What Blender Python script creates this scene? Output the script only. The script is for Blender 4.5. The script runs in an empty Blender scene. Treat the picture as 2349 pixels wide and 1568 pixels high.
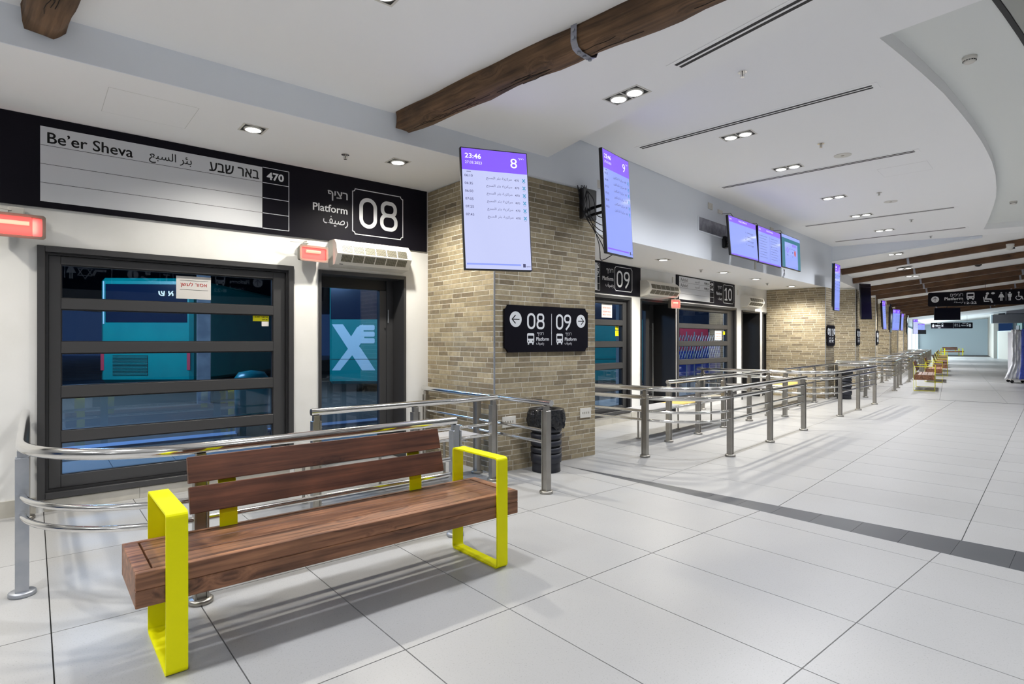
import bpy, math, random, unicodedata
from mathutils import Vector, Matrix
from mathutils.geometry import tessellate_polygon
random.seed(7)
S = bpy.context.scene
C = S.collection
PI = math.pi
R = math.radians

# ------------------------------------------------------------------ camera, world, exposure
cam = bpy.data.cameras.new('camera'); cam.sensor_width = 36.0
cam.lens = 1310 / 2349 * 36; cam.shift_y = -2 / 2349; cam.clip_end = 300
camo = bpy.data.objects.new('camera', cam); C.objects.link(camo)
camo.location = (0, 0, 1.4); camo.rotation_euler = (PI / 2, 0, 0)
S.camera = camo
w = bpy.data.worlds.new('night_sky'); S.world = w; w.use_nodes = True
w.node_tree.nodes['Background'].inputs[0].default_value = (0.012, 0.03, 0.085, 1)
w.node_tree.nodes['Background'].inputs[1].default_value = 1.0
S.view_settings.view_transform = 'Standard'; S.view_settings.look = 'None'
S.view_settings.exposure = 0.12; S.view_settings.gamma = 1.0
S.view_settings.use_curve_mapping = False
try:
    S.cycles.max_bounces = 7; S.cycles.diffuse_bounces = 5; S.cycles.glossy_bounces = 4
    S.cycles.transparent_max_bounces = 12; S.cycles.transmission_bounces = 2
    S.cycles.caustics_reflective = False; S.cycles.caustics_refractive = False
    S.cycles.sample_clamp_indirect = 6
except Exception:
    pass
P_SOFFIT = 27.0      # watts of a soffit downlight
P_PAIR = 19.0        # watts of each lamp of a twin downlight
WARM = (1.0, 0.945, 0.83)
COOL = (.955, .968, 1.0)

# ------------------------------------------------------------------ frames of the two straight bays and the curve beyond
def frame(a):
    a = R(a); return (math.sin(a), math.cos(a)), (-math.cos(a), math.sin(a))
def Pt(a, s, t, z=0.0):
    d, n = frame(a); return Vector((s * d[0] + t * n[0], s * d[1] + t * n[1], z))
A1, A2, A3 = 50.0, 43.6, 37.5
def rz(a): return R(90 - a)

# ------------------------------------------------------------------ mesh helpers
class MB:
    def __init__(s): s.v = []; s.f = []; s.sm = []; s.mi = []; s.cur = 0
    def add(s, vs, fs, smooth=False):
        o = len(s.v); s.v += [tuple(x) for x in vs]
        s.f += [tuple(i + o for i in f) for f in fs]; s.sm += [smooth] * len(fs); s.mi += [s.cur] * len(fs)
        return s
    def box(s, x0, x1, y0, y1, z0, z1, bev=0.0):
        if bev <= 0:
            v = [(x0, y0, z0), (x1, y0, z0), (x1, y1, z0), (x0, y1, z0), (x0, y0, z1), (x1, y0, z1), (x1, y1, z1), (x0, y1, z1)]
            return s.add(v, [(0, 3, 2, 1), (4, 5, 6, 7), (0, 1, 5, 4), (1, 2, 6, 5), (2, 3, 7, 6), (3, 0, 4, 7)])
        b = bev; X = (x0, x1); Y = (y0, y1); Z = (z0, z1); v = []; idx = {}
        for i in (0, 1):
            for j in (0, 1):
                for k in (0, 1):
                    sx, sy, sz = (1 if i == 0 else -1), (1 if j == 0 else -1), (1 if k == 0 else -1)
                    idx[(i, j, k, 'x')] = len(v); v.append((X[i], Y[j] + sy * b, Z[k] + sz * b))
                    idx[(i, j, k, 'y')] = len(v); v.append((X[i] + sx * b, Y[j], Z[k] + sz * b))
                    idx[(i, j, k, 'z')] = len(v); v.append((X[i] + sx * b, Y[j] + sy * b, Z[k]))
        f = []
        g = lambda i, j, k, c: idx[(i, j, k, c)]
        for i in (0, 1):
            q = [g(i, 0, 0, 'x'), g(i, 1, 0, 'x'), g(i, 1, 1, 'x'), g(i, 0, 1, 'x')]; f.append(q if i else q[::-1])
            q = [g(0, i, 0, 'y'), g(1, i, 0, 'y'), g(1, i, 1, 'y'), g(0, i, 1, 'y')]; f.append(q[::-1] if i else q)
            q = [g(0, 0, i, 'z'), g(1, 0, i, 'z'), g(1, 1, i, 'z'), g(0, 1, i, 'z')]; f.append(q if i else q[::-1])
        for i in (0, 1):
            for j in (0, 1):
                q = [g(i, j, 0, 'x'), g(i, j, 0, 'y'), g(i, j, 1, 'y'), g(i, j, 1, 'x')]; f.append(q if (i ^ j) else q[::-1])
                q = [g(i, 0, j, 'x'), g(i, 0, j, 'z'), g(i, 1, j, 'z'), g(i, 1, j, 'x')]; f.append(q[::-1] if (i ^ j) else q)
                q = [g(0, i, j, 'y'), g(0, i, j, 'z'), g(1, i, j, 'z'), g(1, i, j, 'y')]; f.append(q if (i ^ j) else q[::-1])
        for i in (0, 1):
            for j in (0, 1):
                for k in (0, 1):
                    q = [g(i, j, k, 'x'), g(i, j, k, 'y'), g(i, j, k, 'z')]; f.append(q if (i + j + k) % 2 else q[::-1])
        return s.add(v, f)
    def prism(s, poly, y0, y1, plane='xz'):
        """extrude a polygon (list of 2D) between y0 and y1 of the remaining axis"""
        n = len(poly)
        if plane == 'xz': m = lambda p, h: (p[0], h, p[1])
        elif plane == 'xy': m = lambda p, h: (p[0], p[1], h)
        else: m = lambda p, h: (h, p[0], p[1])
        v = [m(p, y0) for p in poly] + [m(p, y1) for p in poly]
        tri = tessellate_polygon([[Vector((p[0], p[1], 0)) for p in poly]])
        f = [tuple(t) for t in tri] + [tuple(i + n for i in t[::-1]) for t in tri]
        f += [(i, (i + 1) % n, (i + 1) % n + n, i + n) for i in range(n)]
        return s.add(v, f)
    def flat(s, poly, h, plane='xz'):
        m = (lambda p: (p[0], h, p[1])) if plane == 'xz' else (lambda p: (p[0], p[1], h))
        tri = tessellate_polygon([[Vector((p[0], p[1], 0)) for p in poly]])
        return s.add([m(p) for p in poly], [tuple(t) for t in tri])
    def cyl(s, x, y, z0, z1, r, n=16, r2=None):
        r2 = r if r2 is None else r2
        v = [(x + r * math.cos(2 * PI * i / n), y + r * math.sin(2 * PI * i / n), z0) for i in range(n)]
        v += [(x + r2 * math.cos(2 * PI * i / n), y + r2 * math.sin(2 * PI * i / n), z1) for i in range(n)]
        s.add(v, [(i, (i + 1) % n, (i + 1) % n + n, i + n) for i in range(n)], True)
        s.add(v, [tuple(range(n))[::-1], tuple(range(n, 2 * n))])
        return s
    def lathe(s, x, y, prof, n=24):
        v = []
        for r, z in prof: v += [(x + r * math.cos(2 * PI * i / n), y + r * math.sin(2 * PI * i / n), z) for i in range(n)]
        f = []
        for k in range(len(prof) - 1):
            f += [(k * n + i, k * n + (i + 1) % n, (k + 1) * n + (i + 1) % n, (k + 1) * n + i) for i in range(n)]
        return s.add(v, f, True)
    def tube(s, path, r, n=10, cap=True):
        path = [Vector(p) for p in path]; m = len(path); rings = []
        T = []
        for i in range(m):
            a = path[max(i - 1, 0)]; b = path[min(i + 1, m - 1)]; T.append((b - a).normalized())
        up = Vector((0, 0, 1)) if abs(T[0].z) < .9 else Vector((1, 0, 0))
        U = T[0].cross(up).normalized(); v = []
        for i in range(m):
            U = (U - T[i] * U.dot(T[i])).normalized(); W = T[i].cross(U)
            v += [tuple(path[i] + U * (r * math.cos(2 * PI * k / n)) + W * (r * math.sin(2 * PI * k / n))) for k in range(n)]
        f = [(i * n + k, i * n + (k + 1) % n, (i + 1) * n + (k + 1) % n, (i + 1) * n + k) for i in range(m - 1) for k in range(n)]
        s.add(v, f, True)
        if cap: s.add(v, [tuple(range(n))[::-1], tuple(range((m - 1) * n, m * n))])
        return s
    def mesh(s, name, mat):
        me = bpy.data.meshes.new(name); me.from_pydata(s.v, [], s.f)
        for m in (mat if isinstance(mat, (list, tuple)) else [mat]): me.materials.append(m)
        me.polygons.foreach_set('use_smooth', s.sm)
        if any(s.mi): me.polygons.foreach_set('material_index', s.mi)
        me.update(); return me
    def build(s, name, mat, parent=None, loc=None, rot=None, label=None, kind=None):
        o = bpy.data.objects.new(name, s.mesh(name, mat)); C.objects.link(o)
        if parent is not None: o.parent = parent
        if loc is not None: o.location = loc
        if rot is not None: o.rotation_euler = (0, 0, rot)
        if label: o['label'] = label
        if kind: o['kind'] = kind
        return o

def tag(o, label, cat=None, group=None, kind=None):
    o['label'] = label
    if cat: o['category'] = cat
    if group: o['group'] = group
    if kind: o['kind'] = kind
    return o
def thing(name, label, cat, loc=(0, 0, 0), rot=0.0, group=None, kind=None):
    o = bpy.data.objects.new(name, None); C.objects.link(o); o.empty_display_size = .1
    o.location = loc; o.rotation_euler = (0, 0, rot)
    return tag(o, label, cat, group, kind)
def kids(o): return [c for c in bpy.data.objects if c.parent == o]
def copy_tree(o, loc, rot, label=None, group=None):
    r = o.copy(); C.objects.link(r); r.location = loc; r.rotation_euler = (0, 0, rot)
    if label: r['label'] = label
    if group: r['group'] = group
    for c in kids(o):
        d = c.copy(); C.objects.link(d); d.parent = r
        for g in kids(c):
            e = g.copy(); C.objects.link(e); e.parent = d
    return r

# ------------------------------------------------------------------ materials
def mat(name, col, rough=.5, metal=0.0, bump=None, emis=None, estr=1.0, coat=0, spec=None, noisecol=None):
    m = bpy.data.materials.new(name); m.use_nodes = True; nt = m.node_tree; b = nt.nodes['Principled BSDF']
    b.inputs['Base Color'].default_value = (*col, 1); b.inputs['Roughness'].default_value = rough; b.inputs['Metallic'].default_value = metal
    if spec is not None: b.inputs['Specular IOR Level'].default_value = spec
    if coat: b.inputs['Coat Weight'].default_value = coat
    if emis: b.inputs['Emission Color'].default_value = (*emis, 1); b.inputs['Emission Strength'].default_value = estr
    tc = nt.nodes.new('ShaderNodeTexCoord')
    if bump:
        n = nt.nodes.new('ShaderNodeTexNoise'); n.inputs['Scale'].default_value = bump[0]; n.inputs['Detail'].default_value = 4
        bp = nt.nodes.new('ShaderNodeBump'); bp.inputs['Strength'].default_value = bump[1]; bp.inputs['Distance'].default_value = bump[2]
        nt.links.new(tc.outputs['Object'], n.inputs['Vector']); nt.links.new(n.outputs['Fac'], bp.inputs['Height']); nt.links.new(bp.outputs[0], b.inputs['Normal'])
    if noisecol:   # (scale, other colour, contrast lo, hi)
        n = nt.nodes.new('ShaderNodeTexNoise'); n.inputs['Scale'].default_value = noisecol[0]; n.inputs['Detail'].default_value = 6
        mr = nt.nodes.new('ShaderNodeMapRange'); mr.inputs[1].default_value = noisecol[2]; mr.inputs[2].default_value = noisecol[3]
        mx = nt.nodes.new('ShaderNodeMix'); mx.data_type = 'RGBA'
        mx.inputs[6].default_value = (*col, 1); mx.inputs[7].default_value = (*noisecol[1], 1)
        nt.links.new(tc.outputs['Object'], n.inputs['Vector']); nt.links.new(n.outputs['Fac'], mr.inputs[0]); nt.links.new(mr.outputs[0], mx.inputs[0])
        nt.links.new(mx.outputs[2], b.inputs['Base Color'])
    return m
def emit(name, col, st=1.0, gloss=False):
    m = bpy.data.materials.new(name); m.use_nodes = True; nt = m.node_tree; b = nt.nodes['Principled BSDF']
    b.inputs['Base Color'].default_value = (0.01, 0.01, 0.012, 1); b.inputs['Roughness'].default_value = .12 if gloss else .6
    b.inputs['Emission Color'].default_value = (*col, 1); b.inputs['Emission Strength'].default_value = st
    return m
def sr(r, g, b):
    f = lambda c: ((c / 255 + .055) / 1.055) ** 2.4 if c > 10 else c / 255 / 12.92
    return (f(r), f(g), f(b))

WALL = mat('painted_plaster_white', (.76, .76, .75), .75, bump=(60, .08, .004), noisecol=(2.2, (.70, .70, .68), .45, .7))
CEIL = mat('painted_ceiling_white', (.92, .92, .92), .85, bump=(30, .03, .003))
BULK = mat('painted_bulkhead_white', (.80, .84, .90), .8)
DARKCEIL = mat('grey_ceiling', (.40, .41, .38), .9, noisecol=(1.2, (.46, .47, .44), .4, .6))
GROUT = mat('floor_grout', (.045, .045, .043), .9)
MORTAR = mat('mortar', (.74, .71, .63), .9, bump=(80, .2, .004))
FRAME = mat('anthracite_aluminium', (.060, .060, .063), .38, .35, bump=(9, .03, .003))
FRAME_D = mat('anthracite_aluminium_dark', (.022, .022, .024), .42, .3)
RUBBER = mat('black_gasket', (.01, .01, .011), .6)
SIGNBLK = mat('sign_black', (.006, .0055, .010), .5, spec=.12)
SIGNWH = mat('sign_white_board', (.60, .615, .65), .6, spec=.2)
LETW = mat('lettering_white', (.72, .74, .78), .5)
LETK = mat('lettering_black', (.012, .012, .014), .5)
YELLOW = mat('yellow_powder_coat', (.88, .86, .0), .5, spec=.2, bump=(300, .05, .001))
STICKY = mat('yellow_sticker', (.85, .80, .0), .5)
PAPER = mat('paper_white', (.60, .585, .57), .8)
REDINK = mat('red_ink', (.65, .05, .04), .7)
CHROME = mat('polished_stainless', (.74, .73, .71), .13, 1.0, bump=(14, .04, .003))
BRUSH = mat('brushed_stainless', (.42, .405, .375), .34, 1.0, bump=(22, .1, .004), noisecol=(4, (.34, .32, .29), .4, .65))
GALV = mat('galvanised_post', (.46, .48, .52), .42, .75, noisecol=(6, (.36, .39, .44), .4, .65))
PLASTW = mat('white_metal_casing', (.68, .66, .61), .5, bump=(40, .04, .003))
GRILLE = mat('perforated_grille', (.30, .28, .22), .5, .5)
GRILLED = mat('grille_hole', (.03, .03, .025), .8)
BLKPL = mat('black_plastic', (.008, .008, .011), .38)
BAG = mat('black_bin_liner', (.008, .009, .012), .18, bump=(17, .9, .03))
BIN = mat('black_bin_body', (.012, .014, .024), .45)
BINHOLE = mat('bin_inside', (.003, .003, .004), .9)
STRAP = mat('steel_strap', (.35, .36, .42), .4, .8)
SKIRT = mat('stone_skirting', (.44, .42, .37), .6, bump=(30, .1, .004), noisecol=(5, (.50, .48, .43), .4, .6))
ASPHALT = mat('wet_asphalt', (.09, .13, .21), .40, bump=(6, .3, .02), noisecol=(1.1, (.16, .24, .38), .42, .62))
KERB = mat('kerb_concrete', (.25, .3, .42), .8)
TEAL = mat('teal_bus_paint', (.0, .20, .205), .3, noisecol=(1.3, (.0, .16, .175), .4, .7))
TEALW = mat('teal_bus_white_mark', (.42, .56, .66), .4)
BUSGL = mat('bus_dark_glass', (.004, .010, .03), .15)
EXTCOL = mat('exterior_column', (.17, .175, .185), .8, noisecol=(3, (.11, .115, .13), .4, .6))
DARKDOOR = mat('dark_brown_panel', (.018, .014, .013), .4, bump=(20, .1, .003))
REDP = mat('red_board', (.42, .03, .06), .5)
BLUEP = mat('blue_tarpaulin', (.01, .05, .42), .45, bump=(4, .8, .05))
BLUEF = mat('blue_plastic_film', (.10, .16, .72), .3, bump=(9, 1.0, .06))
FILMCLR = mat('clear_plastic_film', (.82, .84, .88), .22, bump=(9, 1.0, .05))
CONC = mat('beige_panel', (.50, .47, .42), .75)
LBLUE = mat('pale_blue_wall', (.58, .68, .74), .7)
SEATW = mat('perforated_seat_white', (.62, .62, .64), .35, .3)
SEATY = mat('ochre_seat_panel', (.62, .42, .10), .5)
GREYBOX = mat('grey_steel_panel', (.16, .155, .17), .5, .3)
LAMPGREY = mat('heater_lamp_frame', (.20, .19, .16), .5, .3)
CYANTR = mat('teal_door_frame', (.06, .18, .24), .4)

LAMP = emit('lamp_glow', (1, .98, .95), 9.0)
REDL = emit('red_lamp_glow', (1.0, .10, .09), 1.3)
REDH = emit('red_lamp_hot', (1.0, .42, .28), 1.5)
REDDIM = mat('red_lamp_dim', (.55, .25, .27), .2, emis=(1, .12, .12), estr=.18)
SCR = emit('screen_pale_blue', sr(205, 212, 255), .88, True)
SCR2 = emit('screen_mid_blue', sr(150, 168, 255), .88, True)
SCRH = emit('screen_violet', sr(138, 96, 255), .92, True)
SCRT = emit('screen_dark_text', sr(70, 70, 120), .7)
SCRC = emit('screen_cyan_mark', sr(20, 150, 200), .8)
SCRW = emit('screen_white_text', (1, 1, 1), 1.0)
SCRG = emit('screen_teal', sr(60, 130, 150), .8)
SCRR = emit('screen_red', sr(220, 90, 90), .8)
SCROFF = mat('screen_off', (.006, .005, .016), .12)
LIT = emit('lit_doorway_glass', (.80, .95, 1.0), 1.6)
LITSTR = emit('light_strip', (.9, .98, 1.0), 3.0)

def glass():
    m = bpy.data.materials.new('window_glass'); m.use_nodes = True; nt = m.node_tree
    for n in list(nt.nodes): nt.nodes.remove(n)
    out = nt.nodes.new('ShaderNodeOutputMaterial'); tr = nt.nodes.new('ShaderNodeBsdfTransparent'); gl = nt.nodes.new('ShaderNodeBsdfGlossy')
    fr = nt.nodes.new('ShaderNodeFresnel'); mx = nt.nodes.new('ShaderNodeMixShader')
    tr.inputs[0].default_value = (.62, .73, .82, 1); gl.inputs['Roughness'].default_value = .0; gl.inputs[0].default_value = (.75, .85, 1, 1)
    fr.inputs[0].default_value = 1.45
    dbl = nt.nodes.new('ShaderNodeMath'); dbl.operation = 'MULTIPLY'; dbl.inputs[1].default_value = 2.4; dbl.use_clamp = True   # two sheets of glass
    nt.links.new(fr.outputs[0], dbl.inputs[0]); nt.links.new(dbl.outputs[0], mx.inputs[0]); nt.links.new(tr.outputs[0], mx.inputs[1]); nt.links.new(gl.outputs[0], mx.inputs[2])
    nt.links.new(mx.outputs[0], out.inputs[0]); return m
GLASS = glass()

def tile_mat(name, c1, c2, rough, speck=True):
    m = bpy.data.materials.new(name); m.use_nodes = True; nt = m.node_tree; b = nt.nodes['Principled BSDF']; L = nt.links.new
    geo = nt.nodes.new('ShaderNodeNewGeometry'); oi = nt.nodes.new('ShaderNodeObjectInfo')
    n1 = nt.nodes.new('ShaderNodeTexNoise'); n1.inputs['Scale'].default_value = 1.3; n1.inputs['Detail'].default_value = 5
    n2 = nt.nodes.new('ShaderNodeTexNoise'); n2.inputs['Scale'].default_value = 140; n2.inputs['Detail'].default_value = 2
    L(geo.outputs['Position'], n1.inputs['Vector']); L(geo.outputs['Position'], n2.inputs['Vector'])
    ad = nt.nodes.new('ShaderNodeMath'); ad.operation = 'MULTIPLY_ADD'; ad.inputs[1].default_value = .35; L(oi.outputs['Random'], ad.inputs[0]); L(n1.outputs['Fac'], ad.inputs[2])
    mr = nt.nodes.new('ShaderNodeMapRange'); mr.inputs[1].default_value = .3; mr.inputs[2].default_value = 1.0; L(ad.outputs[0], mr.inputs[0])
    mx = nt.nodes.new('ShaderNodeMix'); mx.data_type = 'RGBA'; mx.inputs[6].default_value = (*c1, 1); mx.inputs[7].default_value = (*c2, 1); L(mr.outputs[0], mx.inputs[0])
    col = mx.outputs[2]
    if speck:
        r2 = nt.nodes.new('ShaderNodeMapRange'); r2.inputs[1].default_value = .60; r2.inputs[2].default_value = .74; L(n2.outputs['Fac'], r2.inputs[0])
        m2 = nt.nodes.new('ShaderNodeMix'); m2.data_type = 'RGBA'; L(r2.outputs[0], m2.inputs[0]); L(col, m2.inputs[6]); m2.inputs[7].default_value = (c1[0] * .72, c1[1] * .72, c1[2] * .70, 1)
        col = m2.outputs[2]
    L(col, b.inputs['Base Color'])
    b.inputs['Roughness'].default_value = rough
    return m
TILE = tile_mat('light_stone_tile', (.385, .385, .385), (.43, .43, .43), .36)
SLATE = tile_mat('dark_slate_tile', (.050, .052, .062), (.085, .090, .098), .4, False)

def brick_mat(name, attr):
    m = bpy.data.materials.new(name); m.use_nodes = True; nt = m.node_tree; b = nt.nodes['Principled BSDF']; L = nt.links.new
    if attr:
        at = nt.nodes.new('ShaderNodeAttribute'); at.attribute_name = 'tint'; col = at.outputs['Color']
    else:
        oi = nt.nodes.new('ShaderNodeObjectInfo'); col = oi.outputs['Color']
    geo = nt.nodes.new('ShaderNodeNewGeometry')
    n1 = nt.nodes.new('ShaderNodeTexNoise'); n1.inputs['Scale'].default_value = 22; n1.inputs['Detail'].default_value = 6; L(geo.outputs['Position'], n1.inputs['Vector'])
    mr = nt.nodes.new('ShaderNodeMapRange'); mr.inputs[1].default_value = .3; mr.inputs[2].default_value = .7; mr.inputs[3].default_value = .78; mr.inputs[4].default_value = 1.20; L(n1.outputs['Fac'], mr.inputs[0])
    mx = nt.nodes.new('ShaderNodeVectorMath'); mx.operation = 'SCALE'; L(col, mx.inputs[0]); L(mr.outputs[0], mx.inputs['Scale'])
    L(mx.outputs[0], b.inputs['Base Color']); b.inputs['Roughness'].default_value = .7
    bp = nt.nodes.new('ShaderNodeBump'); bp.inputs['Strength'].default_value = .25; bp.inputs['Distance'].default_value = .004; L(n1.outputs['Fac'], bp.inputs['Height']); L(bp.outputs[0], b.inputs['Normal'])
    return m
BRICKO = brick_mat('brick_glazed', False); BRICKA = brick_mat('brick_glazed_run', True)

def wood_mat(name, dark, light, rough, sc=1.0, old=False):
    m = bpy.data.materials.new(name); m.use_nodes = True; nt = m.node_tree; b = nt.nodes['Principled BSDF']; L = nt.links.new
    tc = nt.nodes.new('ShaderNodeTexCoord'); oi = nt.nodes.new('ShaderNodeObjectInfo')
    off = nt.nodes.new('ShaderNodeVectorMath'); off.operation = 'SCALE'; off.inputs[0].default_value = (7, 3, 5); L(oi.outputs['Random'], off.inputs['Scale'])
    va = nt.nodes.new('ShaderNodeVectorMath'); va.operation = 'ADD'; L(tc.outputs['Object'], va.inputs[0]); L(off.outputs[0], va.inputs[1])
    # knots: warp grain around voronoi cells
    mk = nt.nodes.new('ShaderNodeMapping'); mk.inputs['Scale'].default_value = (2.6 * sc, 5 * sc, 5 * sc); L(va.outputs[0], mk.inputs[0])
    vo = nt.nodes.new('ShaderNodeTexVoronoi'); vo.inputs['Scale'].default_value = 1.0; L(mk.outputs[0], vo.inputs['Vector'])
    kr = nt.nodes.new('ShaderNodeMapRange'); kr.inputs[1].default_value = .0; kr.inputs[2].default_value = .33; kr.inputs[3].default_value = 1; kr.inputs[4].default_value = 0; L(vo.outputs['Distance'], kr.inputs[0])
    mg = nt.nodes.new('ShaderNodeMapping'); mg.inputs['Scale'].default_value = (1.5 * sc, 34 * sc, 34 * sc); L(va.outputs[0], mg.inputs[0])
    ad = nt.nodes.new('ShaderNodeVectorMath'); ad.operation = 'MULTIPLY_ADD'; L(kr.outputs[0], ad.inputs[0]); ad.inputs[1].default_value = (0, 2.2, 2.2); L(mg.outputs[0], ad.inputs[2])
    n = nt.nodes.new('ShaderNodeTexNoise'); n.inputs['Scale'].default_value = 1; n.inputs['Detail'].default_value = 5; n.inputs['Roughness'].default_value = .6; L(ad.outputs[0], n.inputs['Vector'])
    n3 = nt.nodes.new('ShaderNodeTexNoise'); n3.inputs['Scale'].default_value = 3.2 * sc; n3.inputs['Detail'].default_value = 3; L(va.outputs[0], n3.inputs['Vector'])
    cr = nt.nodes.new('ShaderNodeValToRGB'); cr.color_ramp.elements[0].position = .32; cr.color_ramp.elements[0].color = (*dark, 1); cr.color_ramp.elements[1].position = .66; cr.color_ramp.elements[1].color = (*light, 1)
    L(n.outputs['Fac'], cr.inputs[0])
    sub = nt.nodes.new('ShaderNodeMapRange'); sub.inputs[1].default_value = .35; sub.inputs[2].default_value = .65; sub.inputs[3].default_value = .68; sub.inputs[4].default_value = 1.15; L(n3.outputs['Fac'], sub.inputs[0])
    kp = nt.nodes.new('ShaderNodeMath'); kp.operation = 'POWER'; kp.inputs[1].default_value = 2.2; L(kr.outputs[0], kp.inputs[0])
    ks = nt.nodes.new('ShaderNodeMath'); ks.operation = 'MULTIPLY_ADD'; ks.inputs[1].default_value = -.75 if not old else -.3; ks.inputs[2].default_value = 1.0; L(kp.outputs[0], ks.inputs[0])
    mm = nt.nodes.new('ShaderNodeMath'); mm.operation = 'MULTIPLY'; L(sub.outputs[0], mm.inputs[0]); L(ks.outputs[0], mm.inputs[1])
    sc2 = nt.nodes.new('ShaderNodeVectorMath'); sc2.operation = 'SCALE'; L(cr.outputs[0], sc2.inputs[0]); L(mm.outputs[0], sc2.inputs['Scale'])
    L(sc2.outputs[0], b.inputs['Base Color']); b.inputs['Roughness'].default_value = rough
    bp = nt.nodes.new('ShaderNodeBump'); bp.inputs['Strength'].default_value = .8 if old else .25; bp.inputs['Distance'].default_value = .012 if old else .002; L(n.outputs['Fac'], bp.inputs['Height']); L(bp.outputs[0], b.inputs['Normal'])
    return m
WOODSEAT = wood_mat('stained_pine_seat', (.10, .038, .018), (.38, .175, .088), .45)
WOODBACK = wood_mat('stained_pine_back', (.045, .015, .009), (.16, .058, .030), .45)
WOODBEAM = wood_mat('old_hewn_beam', (.065, .035, .017), (.19, .105, .052), .75, .9, True)
WOODFAR = wood_mat('brown_far_beam', (.085, .038, .016), (.16, .080, .035), .6)

# ------------------------------------------------------------------ lettering
_tc = {}
def ar(sx):
    """shape an Arabic string with presentation forms and put it in visual order"""
    NJ = 'اأدذرزوةء'
    out = []
    nm = lambda ch: unicodedata.name(ch)
    let = lambda ch: ch.isalpha()
    for i, ch in enumerate(sx):
        if not let(ch): out.append(ch); continue
        prev = i > 0 and let(sx[i - 1]) and sx[i - 1] not in NJ
        nxt = i < len(sx) - 1 and let(sx[i + 1]) and ch not in NJ
        form = 'MEDIAL' if prev and nxt else 'FINAL' if prev else 'INITIAL' if nxt else 'ISOLATED'
        try: out.append(unicodedata.lookup(nm(ch) + ' ' + form + ' FORM'))
        except KeyError: out.append(ch)
    return ''.join(out[::-1])
def he(sx): return sx[::-1]
def glyphs(body, bold=0.0):
    if any('\u0590' <= ch <= '\uFEFF' for ch in body): bold = 0.0
    k = (body, bold)
    if k in _tc: return _tc[k]
    hook = body.startswith('\u05e3')
    c = bpy.data.curves.new('t', 'FONT'); c.body = body.replace('\u05e3', '\u05da'); c.resolution_u = 3; c.offset = bold
    o = bpy.data.objects.new('t', c); C.objects.link(o); bpy.context.view_layer.update()
    m = o.to_mesh(); v = [tuple(x.co) for x in m.vertices]; f = [tuple(p.vertices) for p in m.polygons]
    if hook:
        for q in ([(.035, .56), (.035, .36), (.115, .33), (.115, .56)], [(.035, .36), (.07, .29), (.13, .29), (.115, .36)], [(.07, .29), (.27, .29), (.27, .355), (.11, .355)]):
            n_ = len(v); v += [(a_, b_, 0) for a_, b_ in q]; f.append((n_, n_ + 1, n_ + 2, n_ + 3))
    o.to_mesh_clear(); bpy.data.objects.remove(o); bpy.data.curves.remove(c)
    _tc[k] = (v, f); return _tc[k]
def text(mb, body, x0, x1, zc, h, y, align='fit', bold=0.0, mirror=False):
    """flat lettering standing in the xz plane at depth y; h = glyph box height, fitted into x0..x1"""
    v, f = glyphs(body, bold)
    if not v: return
    xs = [p[0] for p in v]; ys = [p[1] for p in v]; W = max(xs) - min(xs); Hh = max(ys) - min(ys)
    kz = h / Hh; kx = (x1 - x0) / W if align == 'fit' else kz
    ox = x0
    if align == 'c': ox = (x0 + x1) / 2 - W * kx / 2
    if align == 'r': ox = x1 - W * kx
    vv = [((ox + (p[0] - min(xs)) * kx), y, zc - h / 2 + (p[1] - min(ys)) * kz) for p in v]
    if mirror: vv = [(x0 + x1 - p[0], p[1], p[2]) for p in vv]
    mb.add(vv, f)
    if bold and any('\u0590' <= ch <= '\uFEFF' for ch in body):
        e = bold * h * 1.1
        for dx, dz in ((e, 0), (-e, 0), (0, e * .7), (0, -e * .7)): mb.add([(p[0] + dx, p[1] - .00004, p[2] + dz) for p in vv], f)
def disc2(mb, cx, cz, rx, rz_, y, n=28): mb.flat([(cx + rx * math.cos(2 * PI * i / n), cz + rz_ * math.sin(2 * PI * i / n)) for i in range(n)], y)
def rect2(mb, x0, x1, z0, z1, y): mb.add([(x0, y, z0), (x1, y, z0), (x1, y, z1), (x0, y, z1)], [(0, 1, 2, 3)])
def line2(mb, pts, wd, y):
    for a, b in zip(pts[:-1], pts[1:]):
        a = Vector(a); b = Vector(b); d = (b - a).normalized(); n = Vector((-d.y, d.x)) * wd / 2; e = d * wd * .3
        q = [a - e + n, a - e - n, b + e - n, b + e + n]; mb.add([(p.x, y, p.y) for p in q], [(0, 1, 2, 3)])
def ring2(mb, cx, cz, r0, r1, y, n=28, a0=0, a1=2 * PI):
    for i in range(n):
        a = a0 + (a1 - a0) * i / n; b = a0 + (a1 - a0) * (i + 1) / n
        mb.add([(cx + r0 * math.cos(a), y, cz + r0 * math.sin(a)), (cx + r1 * math.cos(a), y, cz + r1 * math.sin(a)), (cx + r1 * math.cos(b), y, cz + r1 * math.sin(b)), (cx + r0 * math.cos(b), y, cz + r0 * math.sin(b))], [(0, 1, 2, 3)])
def rrect(x0, x1, z0, z1, r, n=5):
    p = []
    for cx, cz, a in ((x1 - r, z1 - r, 0), (x0 + r, z1 - r, 90), (x0 + r, z0 + r, 180), (x1 - r, z0 + r, 270)):
        p += [(cx + r * math.cos(R(a + 90 * i / n)), cz + r * math.sin(R(a + 90 * i / n))) for i in range(n + 1)]
    return p
def notched(x0, x1, z0, z1, r, n=5):
    """rectangle with concave scooped corners"""
    p = []
    for cx, cz, a in ((x1, z1, 270), (x0, z1, 0), (x0, z0, 90), (x1, z0, 180)):
        p += [(cx + r * math.cos(R(a - 90 * i / n)), cz + r * math.sin(R(a - 90 * i / n))) for i in range(n + 1)]
    return p
def outline2(mb, poly, wd, y):
    q = poly + [poly[0]]
    line2(mb, q, wd, y)
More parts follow.
